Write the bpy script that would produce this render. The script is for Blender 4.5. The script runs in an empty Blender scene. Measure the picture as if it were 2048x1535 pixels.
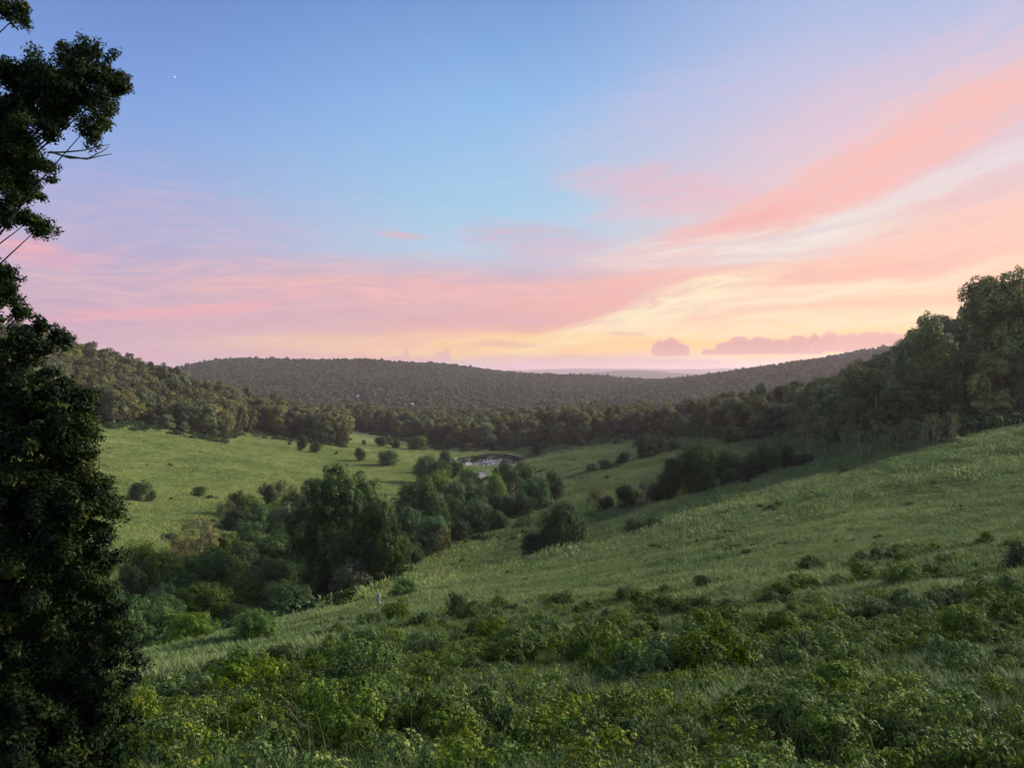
import bpy, math, numpy as np
R = np.random.default_rng(11)
sc = bpy.context.scene
F = 1600.0            # focal length, in the photograph's pixels
HZ = 740.0            # eye-level row of the photograph
CZ = 60.0             # camera height above the datum
rad = math.radians

# ------------------------------------------------------------------ camera
cam = bpy.data.objects.new('camera', bpy.data.cameras.new('camera'))
sc.collection.objects.link(cam)
cam.location = (0, 0, CZ)
cam.rotation_euler = (rad(90), 0, 0)
cam.data.sensor_width = 36
cam.data.lens = 36*F/2048
cam.data.shift_y = -(767.5-HZ)/2048
cam.data.clip_start = 0.3
cam.data.clip_end = 60000
sc.camera = cam

# ------------------------------------------------------------------ sun, exposure
SUN_AZ, SUN_EL = 70.0, 23.5
sl = bpy.data.lights.new('sun', 'SUN')
sl.energy = 5.0; sl.angle = rad(18); sl.color = (1.0, 0.91, 0.73)
sun = bpy.data.objects.new('sun', sl); sc.collection.objects.link(sun)
sun.rotation_euler = (rad(90-SUN_EL), 0, rad(180-SUN_AZ))
sc.view_settings.view_transform = 'Standard'
sc.view_settings.look = 'None'
sc.view_settings.exposure = 0.95
sc.view_settings.gamma = 1.0
sc.cycles.max_bounces = 6
sc.cycles.diffuse_bounces = 3
sc.cycles.glossy_bounces = 2
sc.cycles.transmission_bounces = 3
sc.cycles.volume_bounces = 1
sc.cycles.use_denoising = True
sc.cycles.use_adaptive_sampling = True
sc.cycles.adaptive_threshold = 0.02

def lin(c):
    return tuple((x/255/12.92 if x/255 <= .04045 else ((x/255+.055)/1.055)**2.4) for x in c)

# ------------------------------------------------------------------ small node algebra
class E:
    nt = None
    def __init__(s, sock): s.s = sock
    @staticmethod
    def m(op, *a, clamp=False):
        n = E.nt.nodes.new('ShaderNodeMath'); n.operation = op; n.use_clamp = clamp
        for i, x in enumerate(a):
            if isinstance(x, E): E.nt.links.new(x.s, n.inputs[i])
            else: n.inputs[i].default_value = float(x)
        return E(n.outputs[0])
    def __add__(s, o): return E.m('ADD', s, o)
    __radd__ = __add__
    def __sub__(s, o): return E.m('SUBTRACT', s, o)
    def __rsub__(s, o): return E.m('SUBTRACT', o, s)
    def __mul__(s, o): return E.m('MULTIPLY', s, o)
    __rmul__ = __mul__
    def __truediv__(s, o): return E.m('DIVIDE', s, o)
def sstep(x, lo, hi):
    n = E.nt.nodes.new('ShaderNodeMapRange'); n.interpolation_type = 'SMOOTHSTEP'
    E.nt.links.new(x.s, n.inputs[0])
    n.inputs[1].default_value = lo; n.inputs[2].default_value = hi
    return E(n.outputs[0])
def comb(x, y, z=0.0):
    n = E.nt.nodes.new('ShaderNodeCombineXYZ')
    for i, a in enumerate((x, y, z)):
        if isinstance(a, E): E.nt.links.new(a.s, n.inputs[i])
        else: n.inputs[i].default_value = float(a)
    return E(n.outputs[0])
def noise(vec, scale, detail=4, rough=.55, dist=0.0):
    n = E.nt.nodes.new('ShaderNodeTexNoise')
    if vec is not None: E.nt.links.new(vec.s, n.inputs['Vector'])
    n.inputs['Scale'].default_value = scale; n.inputs['Detail'].default_value = detail
    n.inputs['Roughness'].default_value = rough; n.inputs['Distortion'].default_value = dist
    return E(n.outputs[0])
def ramp(x, stops, srgb=True):
    n = E.nt.nodes.new('ShaderNodeValToRGB'); el = n.color_ramp.elements
    E.nt.links.new(x.s, n.inputs[0])
    while len(el) < len(stops): el.new(.5)
    for e, (p, c) in zip(el, stops):
        e.position = p; e.color = (*(lin(c) if srgb else c), 1)
    return E(n.outputs[0])
def mix(f, a, b):
    n = E.nt.nodes.new('ShaderNodeMix'); n.data_type = 'RGBA'
    for i, x in ((0, f), (6, a), (7, b)):
        if isinstance(x, E): E.nt.links.new(x.s, n.inputs[i])
        elif i == 0: n.inputs[0].default_value = x
        else: n.inputs[i].default_value = (*x, 1)
    return E(n.outputs[2])

# ------------------------------------------------------------------ the sky: twilight gradients and clouds placed by compass bearing and elevation
def AZ(px): return math.atan((px-1024)/F)
def EL(px, py): return math.atan((HZ-py)/F*math.cos(AZ(px)))
world = bpy.data.worlds.new('World'); sc.world = world; world.use_nodes = True
nt = world.node_tree; nt.nodes.clear(); E.nt = nt
tc = nt.nodes.new('ShaderNodeTexCoord')
sp = nt.nodes.new('ShaderNodeSeparateXYZ'); nt.links.new(tc.outputs['Generated'], sp.inputs[0])
X, Y, Z = (E(o) for o in sp.outputs)
u = E.m('ARCTAN2', X, Y)
v = E.m('ARCSINE', Z)
vv = E.m('DIVIDE', E.m('MAXIMUM', v, 0.0), 1.0)
def vr(stops):
    return ramp(vv, [(EL(1024, p) if p is not None else 1.0, c) for p, c in stops])
L_ = vr([(742,(212,170,178)),(700,(208,174,186)),(660,(198,164,182)),(600,(180,164,192)),(500,(166,170,204)),(400,(152,168,212)),(300,(132,163,216)),(200,(118,152,212)),(0,(98,130,192)),(None,(150,165,205))])
C_ = vr([(742,(220,160,162)),(722,(228,170,152)),(705,(250,186,120)),(672,(244,190,140)),(640,(226,170,158)),(560,(200,174,190)),(505,(176,202,222)),(400,(156,198,226)),(200,(138,180,226)),(0,(112,152,206)),(None,(150,165,205))])
R_ = vr([(742,(252,184,128)),(690,(255,216,150)),(640,(254,216,170)),(560,(250,206,178)),(480,(240,202,186)),(400,(226,198,202)),(300,(206,194,212)),(180,(182,190,220)),(0,(158,178,218)),(None,(155,165,205))])
base = mix(sstep(u, AZ(150), AZ(1050)), L_, C_)
base = mix(sstep(u, AZ(1000), AZ(1750)), base, R_)
# wisps: slow warp, then noise drawn out along the wind
wv = noise(comb(u*3.0, v*9.0), 1.6, 3, .5)
wu = noise(comb(u*3.0+7.3, v*9.0), 1.6, 3, .5)
U2 = u + (wu-.5)*.07
V2 = v + (wv-.5)*.045
def streak(ang, sx, sy, seed, detail=5):
    c, s = math.cos(ang), math.sin(ang)
    return noise(comb((U2*c+V2*s)*sx+seed, (V2*c-U2*s)*sy), 1.0, detail, .62)
FS = {k: noise(comb((U2*math.cos(a)+V2*math.sin(a))*13+q, (V2*math.cos(a)-U2*math.sin(a))*120), 1.0, 7, .66, .4) for k, (a, q) in enumerate([(rad(1), 3.1), (rad(21), 8.2), (rad(9), 5.9)])}
FH = {k: noise(comb((U2*math.cos(a)+V2*math.sin(a))*42+q, (V2*math.cos(a)-U2*math.sin(a))*260), 1.0, 5, .7, .8) for k, (a, q) in enumerate([(rad(0), 2.1), (rad(17), 6.2), (rad(7), 3.9)])}
FN = noise(comb(u*11, v*62, 5.5), 2.2, 6, .68, .6)
ST = {0: streak(rad(1), 5, 60, 1.7), 1: streak(rad(20), 5, 42, 9.1), 2: streak(rad(10), 7, 70, 4.4)}
def blob(col, px, py, L, W, ang, amt, st=0, lo=.30, hi=.62):
    """an elongated patch of cloud; L and W are half sizes in thousandths of the focal length"""
    global base
    c, s = math.cos(rad(ang)), math.sin(rad(ang))
    du, dv = U2-AZ(px), V2-EL(px, py)
    a = (du*(c/(L/F)) + dv*(s/(L/F)))
    b = (dv*(c/(W/F)) - du*(s/(W/F)))
    q = a*a + b*b
    m = sstep(q, 2.6, 0.0)
    if st is not None: m = m*sstep(ST[st]*.75+FN*.25+m*.2, lo+.04, hi+.10)
    elif st is None: m = m*sstep(FN+m*.3, .25, .7)
    m = m*((.50 if st == 1 else .35)+(.50 if st == 1 else .65)*sstep(FS[st or 0]*.7+FH[st or 0]*.3, .36, .60))
    base = mix(m*(amt*.88), base, lin(tuple(.74*a+.26*b for a, b in zip(col, (232,210,208)))))
blob((182,160,198), 190, 450, 330, 70, 0, .5, 0)
blob((224,172,174), 660, 590, 620, 62, 0, .70, 0, .3, .55)
blob((200,160,182), 300, 640, 300, 30, 0, .4, 0)
blob((238,168,158), 950, 585, 430, 22, 0, .8, 0, .36, .56)
blob((236,158,148), 1090, 632, 250, 34, 8, .8, 0)
blob((178,148,172), 800, 640, 330, 18, 0, .45, 0)
blob((242,150,160), 360, 624, 190, 9, 6, .85, None)
blob((240,198,146), 800, 682, 330, 15, 0, .85, 0, .2, .5)
blob((192,162,190), 1060, 484, 125, 30, -6, .85, 0, .15, .5)
blob((208,178,196), 1250, 512, 180, 24, -3, .6, 0)
blob((214,182,202), 1420, 235, 330, 90, 10, .3, 2)
blob((226,168,182), 1350, 380, 170, 34, -6, .8, 2, .2, .55)
blob((226,176,190), 1280, 428, 100, 14, 2, .6, 2)
blob((230,184,194), 1880, 210, 420, 110, 20, .5, 1, .34, .6)
blob((246,186,172), 1930, 215, 260, 60, 24, .6, 1)
blob((246,172,158), 1720, 350, 400, 44, 22, .95, 1, .24, .54)
blob((240,158,152), 1420, 468, 190, 22, 14, .8, 1, .2, .5)
blob((222,228,230), 1780, 412, 330, 18, 18, .7, 1, .34, .58)
blob((214,178,190), 1850, 438, 260, 14, 16, .6, 1, .3, .5)
blob((230,234,224), 1500, 492, 250, 32, 4, .8, 2, .28, .55)
blob((206,196,206), 1560, 470, 200, 6, 4, .7, 2, .3, .5)
blob((214,190,196), 1420, 520, 160, 7, 2, .7, 2, .3, .5)
blob((248,188,170), 1950, 470, 260, 44, 10, .8, 1)
blob((244,172,152), 1580, 548, 340, 18, 2, .8, 0, .25,.5)
blob((255,236,196), 1640, 585, 240, 16, 6, .9, 2, .3,.5)
blob((246,176,156), 1700, 618, 300, 16, 4, .6, 0)
blob((255,246,190), 1290, 632, 230, 22, 17, 1.0, 2, .22, .46)
blob((255,216,110), 1200, 694, 360, 26, 2, 1.0, 0, .06, .34)
blob((255,238,186), 1560, 648, 300, 20, 2, .85, 0, .3, .55)
blob((255,232,170), 1560, 712, 300, 10, 2, .8, None)
blob((240,150,160), 72, 490, 62, 18, -10, .85, None)
blob((214,154,176), 160, 514, 60, 12, 14, .5, None)
blob((224,160,170), 785, 471, 46, 8, -8, .8, None)
blob((196,144,158), 1010, 694, 62, 5, 0, .8, None)
blob((206,150,150), 1270, 669, 30, 4, 0, .6, None)
blob((198,150,168), 1120, 724, 240, 8, 0, .7, 0, .2,.5)
base = mix(sstep(FS[0], .42, .72)*sstep(v, .34, .10)*.13, base, lin((244,206,196)))
base = mix(sstep(FS[2], .58, .30)*sstep(v, .34, .10)*.10, base, lin((176,160,186)))
# cumulus banks low over the horizon, each a heap of round billows on a level base
bw1 = noise(comb(u, v), 160, 4, .6); bw2 = noise(comb(u, v, 4.4), 160, 4, .6)
bw3 = noise(comb(u, v, 9.4), 420, 3, .6)
cu = u+(bw1-.5)*.008; cv = v+(bw2-.5)*.007+(bw3-.5)*.0015
def cumulus(puffs, ybase, col, amt, soft=.22):
    """puffs: (px, radius along, radius up), in photograph pixels, standing on the row ybase"""
    global base
    m = None
    for p_, a_, b_ in puffs:
        b_ *= 1.12
        du = (cu-AZ(p_))*(F/a_); dv = (cv-EL(p_, ybase-b_*.30))*(F/(b_*.75)); q = 1.0-(du*du+dv*dv)
        m = q if m is None else E.m('MAXIMUM', m, q)
    up = v-EL(puffs[0][0], ybase)
    k = sstep(m, 0, soft)*sstep(up+(bw1-.5)*.002, -.0012, .0012)
    sh = mix(sstep(m, .0, .75), tuple(x*1.22 for x in lin(col)), lin(col))
    sh = mix(sstep(up, .012, .0)*.35, sh, lin((232,166,152)))
    base = mix(k*amt, base, sh)
cumulus([(1418,16,10),(1450,24,22),(1478,26,32),(1520,40,30),(1560,40,26),(1600,36,32),(1630,16,36)], 709, (210,154,150), .88)
cumulus([(1660,24,34),(1700,36,30),(1740,36,34),(1780,34,32),(1815,20,18),(1640,20,18)], 703, (220,162,154), .85)
cumulus([(1322,20,28),(1342,26,32),(1362,18,22)], 712, (212,156,152), .9)
cumulus([(1290,30,8),(1340,40,9),(1400,50,7),(1230,50,6)], 728, (214,156,156), .6)
cumulus([(795,22,12),(812,7,26),(838,24,10),(880,18,18),(893,10,24)], 724, (206,154,166), .6)
cumulus([(285,26,26),(308,18,34),(325,12,22)], 728, (222,162,174), .5, .8)
# the morning star
sd = [math.sin(AZ(350))*math.cos(EL(350,154)), math.cos(AZ(350))*math.cos(EL(350,154)), math.sin(EL(350,154))]
dt = X*sd[0] + Y*sd[1] + Z*sd[2]
base = mix(sstep(dt, math.cos(.0011), math.cos(.0002))*.8, base, (1.0, 1.0, 1.05))
# the sky behind the viewer is clear twilight
sky = nt.nodes.new('ShaderNodeTexSky'); sky.sky_type = 'NISHITA'; sky.sun_disc = False
sky.sun_elevation = rad(SUN_EL); sky.sun_rotation = rad(SUN_AZ)
bg1 = nt.nodes.new('ShaderNodeBackground'); bg1.inputs[1].default_value = 0.15
nt.links.new(sky.outputs[0], bg1.inputs[0])
bg2 = nt.nodes.new('ShaderNodeBackground'); bg2.inputs[1].default_value = 0.565
nt.links.new(base.s, bg2.inputs[0])
mx = nt.nodes.new('ShaderNodeMixShader')
nt.links.new(sstep(Y, -.1, .35).s, mx.inputs[0])
nt.links.new(bg1.outputs[0], mx.inputs[1]); nt.links.new(bg2.outputs[0], mx.inputs[2])
out = nt.nodes.new('ShaderNodeOutputWorld'); nt.links.new(mx.outputs[0], out.inputs[0])

# ------------------------------------------------------------------ materials
def new_mat(name):
    m = bpy.data.materials.new(name); m.use_nodes = True
    m.node_tree.nodes.clear(); E.nt = m.node_tree
    return m
def finish(m, col, rough=.7, spec=.25, trans=0.0, tcol=None, bump=None, bdist=.1, bstr=.6):
    t = m.node_tree
    p = t.nodes.new('ShaderNodeBsdfPrincipled'); p.inputs['Roughness'].default_value = rough
    p.inputs['Specular IOR Level'].default_value = spec
    if isinstance(col, E): t.links.new(col.s, p.inputs['Base Color'])
    else: p.inputs['Base Color'].default_value = (*col, 1)
    last = p.outputs[0]
    if bump is not None:
        b = t.nodes.new('ShaderNodeBump'); b.inputs['Distance'].default_value = bdist; b.inputs['Strength'].default_value = bstr
        t.links.new(bump.s, b.inputs['Height']); t.links.new(b.outputs[0], p.inputs['Normal'])
    if trans > 0:
        q = t.nodes.new('ShaderNodeBsdfTranslucent')
        if isinstance(col, E): t.links.new(col.s, q.inputs[0])
        else: q.inputs[0].default_value = (*col, 1)
        k = t.nodes.new('ShaderNodeMixShader'); k.inputs[0].default_value = trans
        t.links.new(last, k.inputs[1]); t.links.new(q.outputs[0], k.inputs[2]); last = k.outputs[0]
    o = t.nodes.new('ShaderNodeOutputMaterial'); t.links.new(last, o.inputs[0])
    return m
def attr(name):
    n = E.nt.nodes.new('ShaderNodeAttribute'); n.attribute_name = name; return E(n.outputs['Fac'])
def objrand():
    n = E.nt.nodes.new('ShaderNodeObjectInfo'); return E(n.outputs['Random'])
def position():
    n = E.nt.nodes.new('ShaderNodeNewGeometry'); return E(n.outputs['Position'])
def hsv(col, h=.5, s=1.0, v=1.0):
    n = E.nt.nodes.new('ShaderNodeHueSaturation')
    for i, x in enumerate((h, s, v)):
        if isinstance(x, E): E.nt.links.new(x.s, n.inputs[i])
        else: n.inputs[i].default_value = x
    E.nt.links.new(col.s, n.inputs['Color']); return E(n.outputs[0])
def leaf_mat(name, stops, vary=.5, hue=.03, trans=.18, rough=.6, spec=.12, wide=False):
    m = new_mat(name)
    c = ramp(attr('tone'), stops, srgb=False)
    r = objrand()
    r2 = E.m('FRACT', r*7.31)
    val = 1.0+(r-.5)*vary
    if wide: val = val+(noise(position(), .012, 3, .6)-.5)*1.6
    c = hsv(c, .5+(r2-.5)*hue, 1.0-(r2-.5)*.35, val)
    return finish(m, c, rough, spec, trans)
M = {}
M['forest'] = leaf_mat('eucalypt_foliage', [(0,(.040,.056,.021)),(.45,(.098,.104,.036)),(.8,(.165,.155,.056)),(1,(.25,.21,.09))], 1.0, .08, wide=True)
M['far'] = leaf_mat('far_foliage', [(0,(.040,.056,.026)),(.45,(.078,.100,.042)),(1,(.15,.155,.07))], .45, .03, wide=False)
M['scrub'] = leaf_mat('gully_foliage', [(0,(.018,.042,.010)),(.5,(.048,.096,.018)),(.85,(.115,.170,.032)),(1,(.22,.21,.06))], .7, .05)
M['dark'] = leaf_mat('dark_foliage', [(0,(.012,.028,.009)),(.6,(.028,.058,.015)),(1,(.08,.11,.03))], .6, .04)
M['olive'] = leaf_mat('dry_foliage', [(0,(.07,.07,.03)),(.5,(.12,.125,.05)),(1,(.23,.19,.11))], .5, .04)
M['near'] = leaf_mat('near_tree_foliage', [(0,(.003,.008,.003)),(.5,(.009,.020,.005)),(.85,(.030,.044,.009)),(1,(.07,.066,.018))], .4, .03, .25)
M['lantana'] = leaf_mat('lantana_foliage', [(0,(.022,.046,.009)),(.5,(.060,.102,.016)),(.85,(.15,.18,.03)),(1,(.27,.23,.07))], .6, .03, .3, .6, .12)
M['pale'] = leaf_mat('pale_foliage', [(0,(.06,.12,.07)),(.7,(.16,.24,.16)),(1,(.38,.45,.38))], .3, .02, .2, .45, .4)
M['grass'] = None
def grass_mat(name, a, b, c):
    m = new_mat(name)
    P = position()
    n1 = noise(P, .045, 4, .6); n2 = noise(P, .6, 3, .6)
    t = attr('tone')
    k = (t*.40 + n1*1.1 + n2*.6) - .62
    col = ramp(k, [(.1, a), (.5, b), (.95, c)], srgb=False)
    col = hsv(col, .5, 1.0, .75+objrand()*.5)
    return finish(m, col, .7, .15, .3)
M['grass'] = grass_mat('meadow_grass', (.105,.165,.046), (.205,.245,.072), (.33,.30,.13))
M['lush'] = grass_mat('tall_grass', (.032,.070,.020), (.075,.130,.038), (.20,.19,.085))
M['slope'] = grass_mat('slope_grass', (.060,.100,.034), (.122,.166,.056), (.25,.24,.11))
m = new_mat('bark'); P = position()
c = ramp(noise(P, 3.0, 5, .7), [(.3,(.05,.042,.034)),(.55,(.13,.115,.10)),(.8,(.26,.24,.22))], srgb=False)
M['bark'] = finish(m, c, .85, .1, bump=noise(P, 9, 4, .7), bdist=.03)
m = new_mat('dark_bark'); P = position()
M['darkbark'] = finish(m, ramp(noise(P, 9, 4), [(.3,(.012,.010,.008)),(.7,(.035,.03,.025))], srgb=False), .9, .05)
m = new_mat('pale_bark'); P = position()
c = ramp(noise(P, 2.0, 4, .7), [(.3,(.16,.14,.12)),(.6,(.33,.30,.27))], srgb=False)
M['palebark'] = finish(m, c, .85, .1)
m = new_mat('weathered_wood'); P = position()
c = ramp(noise(P, 6.0, 5, .7), [(.3,(.10,.09,.085)),(.6,(.24,.22,.21))], srgb=False)
M['wood'] = finish(m, c, .9, .1, bump=noise(P, 14, 4, .7), bdist=.02)
m = new_mat('ground_cover'); P = position()
dry = attr('dry'); fo = attr('wooded')
n1 = noise(P, .035, 5, .6); n2 = noise(P, .5, 5, .65); n3 = noise(P, 4.0, 4, .65)
k = n1*.9 + n2*.5 + n3*.35 - .40
lush = ramp(k, [(.2,(.024,.062,.020)),(.5,(.048,.10,.034)),(.85,(.11,.145,.06))], srgb=False)
dryc = ramp(k, [(.2,(.075,.11,.032)),(.5,(.12,.15,.05)),(.85,(.19,.185,.08))], srgb=False)
wood = ramp(n3, [(.3,(.018,.022,.012)),(.7,(.05,.055,.028))], srgb=False)
c = mix(dry, lush, dryc); c = mix(fo, c, wood)
c = mix(attr('bank'), c, ramp(n2, [(.3,(.20,.19,.16)),(.7,(.38,.36,.32))], srgb=False))
M['ground'] = finish(m, c, .9, .05, bump=n3*.4+n2, bdist=.25, bstr=.8)
m = new_mat('pond_water'); P = position()
rip = noise(P, .10, 3, .6)
sx_ = E.nt.nodes.new('ShaderNodeSeparateXYZ'); E.nt.links.new(P.s, sx_.inputs[0])
bx_ = (E(sx_.outputs[0])+7.0)*(1/9.0); by_ = (E(sx_.outputs[1])-383.0)*(1/20.0); BZ = bx_*bx_+by_*by_
wave = noise(P, 1.1, 3, .6)
t = m.node_tree; g = t.nodes.new('ShaderNodeBsdfPrincipled')
g.inputs['Base Color'].default_value = (.012,.014,.012,1); g.inputs['Roughness'].default_value = .03; g.inputs['IOR'].default_value = 1.33
b = t.nodes.new('ShaderNodeBump'); b.inputs['Distance'].default_value = .22
t.links.new(((sstep(noise(P, .55, 3, .6), .42, .55)*sstep(BZ, 1.0, .35)*.9)+sstep(rip, .52, .6)*.25+.004).s, b.inputs['Strength']); t.links.new(wave.s, b.inputs['Height']); t.links.new(b.outputs[0], g.inputs['Normal'])
o = t.nodes.new('ShaderNodeOutputMaterial'); t.links.new(g.outputs[0], o.inputs[0]); M['water'] = m
m = new_mat('painted_weatherboard'); P = position()
M['wall'] = finish(m, ramp(noise(P, 2, 3), [(.3,(.32,.30,.27)),(.7,(.42,.40,.37))], srgb=False), .7)
m = new_mat('corrugated_roof'); P = position()
M['roof'] = finish(m, ramp(noise(P, 1.5, 3), [(.3,(.20,.21,.22)),(.7,(.30,.31,.32))], srgb=False), .6, .2)

# ------------------------------------------------------------------ mesh helpers
def mesh_np(name, V, Q, mats, tone=None, T=None, midx=None, smooth=False):
    """V (n,3); Q (m,4) quads; T (k,3) triangles (after the quads)"""
    me = bpy.data.meshes.new(name)
    V = np.asarray(V, np.float32); Q = np.asarray(Q, np.int32).reshape(-1, 4)
    T = np.zeros((0, 3), np.int32) if T is None else np.asarray(T, np.int32).reshape(-1, 3)
    me.vertices.add(len(V)); me.vertices.foreach_set('co', V.ravel())
    loops = np.concatenate([Q.ravel(), T.ravel()])
    me.loops.add(len(loops)); me.loops.foreach_set('vertex_index', loops)
    nf = len(Q)+len(T); me.polygons.add(nf)
    st = np.concatenate([np.arange(len(Q))*4, len(Q)*4+np.arange(len(T))*3]).astype(np.int32)
    me.polygons.foreach_set('loop_start', st)
    if midx is not None: me.polygons.foreach_set('material_index', np.asarray(midx, np.int32))
    me.update(calc_edges=True)
    for mm in (mats if isinstance(mats, (list, tuple)) else [mats]): me.materials.append(mm)
    if tone is not None:
        a = me.attributes.new('tone', 'FLOAT', 'FACE'); a.data.foreach_set('value', np.asarray(tone, np.float32))
    me.polygons.foreach_set('use_smooth', np.full(nf, smooth))
    return me
def unit(a): return a/np.maximum(np.linalg.norm(a, axis=-1, keepdims=True), 1e-9)
def leaf_quads(C, N, L, W, rng, droop=0.0):
    """rhombic leaf faces at C with rough normals N, folded slightly along the midrib"""
    n = len(C); T = unit(np.cross(N, unit(rng.normal(size=(n, 3)))))
    if droop: T = unit(T + np.array([0, 0, -droop]))
    B = unit(np.cross(N, T))
    L = np.broadcast_to(L, (n,))[:, None]; W = np.broadcast_to(W, (n,))[:, None]
    V = np.stack([C-T*L/2, C+B*W/2+N*W*.12, C+T*L/2, C-B*W/2+N*W*.12], 1).reshape(-1, 3)
    return V, np.arange(4*n).reshape(-1, 4)
def tube(pts, rs, k=6):
    pts = np.asarray(pts, float); V = []; Q = []
    for i, p in enumerate(pts):
        d = unit(pts[min(i+1, len(pts)-1)]-pts[max(i-1, 0)])
        a = unit(np.cross(d, [0.31, 0.95, 0.05])); b = np.cross(d, a)
        for j in range(k):
            t = 2*math.pi*j/k; V.append(p+rs[i]*(math.cos(t)*a+math.sin(t)*b))
    for i in range(len(pts)-1):
        for j in range(k):
            Q.append([i*k+j, i*k+(j+1) % k, (i+1)*k+(j+1) % k, (i+1)*k+j])
    return np.array(V), np.array(Q)
def joinq(parts):
    V = []; Q = []; o = 0
    for v_, q_ in parts: V.append(v_); Q.append(q_+o); o += len(v_)
    return np.concatenate(V), np.concatenate(Q)
def crown_mesh(name, seed, rx, z0, z1, mat, lobes=14, leaves=6000, leaf=.4, lobe=.36, spread=.75, shell=.25, top=1.0, asp=.6, fill=.12, tuft=.30):
    """foliage in round tufts sitting on the surface of many overlapping lobes, with dark gaps between the tufts"""
    g = np.random.default_rng(seed)
    h = (z1-z0)
    d = unit(g.normal(size=(lobes, 3))+np.array([0, 0, .15]))
    rr = g.uniform(.35, 1, (lobes, 1))**.5*spread
    c = d*rr*np.array([rx, rx, h/2]) + np.array([0, 0, (z0+z1)/2])
    f = (c[:, 2]-z0)/h
    c[:, :2] *= (1.0-(1-top)*f)[:, None]
    lr = g.uniform(.6, 1.25, lobes)*rx*lobe
    # tufts: small balls on every lobe's skin, mostly on its upper side
    nt = 34
    td = unit(g.normal(size=(lobes, nt, 3))+np.array([0, 0, .45]))
    tc_ = c[:, None]+td*(lr[:, None, None]*g.uniform(.78, 1.08, (lobes, nt, 1)))*np.array([1, 1, .85])
    tr = lr[:, None]*tuft*g.uniform(.6, 1.3, (lobes, nt))
    tc_ = tc_.reshape(-1, 3); trr = tr.ravel(); td = td.reshape(-1, 3)
    ttone = g.normal(size=len(trr))*.13+np.repeat(g.normal(size=lobes)*.10, nt)
    w = trr**2; idx = g.choice(len(trr), leaves, p=w/w.sum())
    o = unit(g.normal(size=(leaves, 3))+td[idx]*1.0)
    P_ = tc_[idx]+o*(trr[idx]*(1-shell*g.random(leaves)))[:, None]
    N = unit(o*.9+td[idx]*.4+g.normal(size=(leaves, 3))*.28+np.array([0, 0, .2]))
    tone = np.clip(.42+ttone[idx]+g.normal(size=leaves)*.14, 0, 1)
    if fill > 0:                                  # inner foliage that closes the crown, coloured darker for the shade inside
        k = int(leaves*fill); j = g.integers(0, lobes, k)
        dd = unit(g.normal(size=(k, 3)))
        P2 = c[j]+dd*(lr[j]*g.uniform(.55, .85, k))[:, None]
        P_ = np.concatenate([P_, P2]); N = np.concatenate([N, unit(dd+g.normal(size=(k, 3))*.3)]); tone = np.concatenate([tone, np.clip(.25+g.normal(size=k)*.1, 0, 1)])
    s = leaf*g.uniform(.6, 1.3, len(P_)); s[leaves:] *= 1.8
    fr = rx/np.percentile(np.hypot(P_[:, 0], P_[:, 1]), 97); lo, hi = np.percentile(P_[:, 2], [1.0, 99.5]); fz_ = (z1-z0)/(hi-lo)
    P_ = np.stack([P_[:, 0]*fr, P_[:, 1]*fr, z0+(P_[:, 2]-lo)*fz_], 1); c = np.stack([c[:, 0]*fr, c[:, 1]*fr, z0+(c[:, 2]-lo)*fz_], 1)
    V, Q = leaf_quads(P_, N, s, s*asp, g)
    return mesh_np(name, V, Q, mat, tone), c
def trunk_parts(seed, c, r, z0, ztop, nl=7, lean=.03, k=6):
    g = np.random.default_rng(seed); n = 6
    bx, by = g.normal(size=2)*lean*ztop
    zs = np.linspace(-.6, ztop, n)
    pts = [(bx*(z/ztop)**2+g.normal()*.01*ztop*(z > 0), by*(z/ztop)**2+g.normal()*.01*ztop*(z > 0), z) for z in zs]
    parts = [tube(pts, np.linspace(r, r*.35, n), k+2)]
    for j in g.choice(len(c), min(nl, len(c)), replace=False):
        zz = min(max(c[j, 2]-np.linalg.norm(c[j, :2])*.8, z0*.5), ztop*.9)
        f = max(zz, 0)/ztop; s = np.array([bx*f*f, by*f*f, zz]); e = c[j]
        mid = (s+e)/2+np.array([0, 0, -.04*ztop])+g.normal(size=3)*.02*ztop
        parts.append(tube([s, mid, e], [r*.38, r*.25, r*.1], k-1))
    return joinq(parts)
def trunk_mesh(name, mat, *a, **kw):
    V, Q = trunk_parts(*a, **kw); return mesh_np(name, V, Q, mat, smooth=True)

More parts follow.
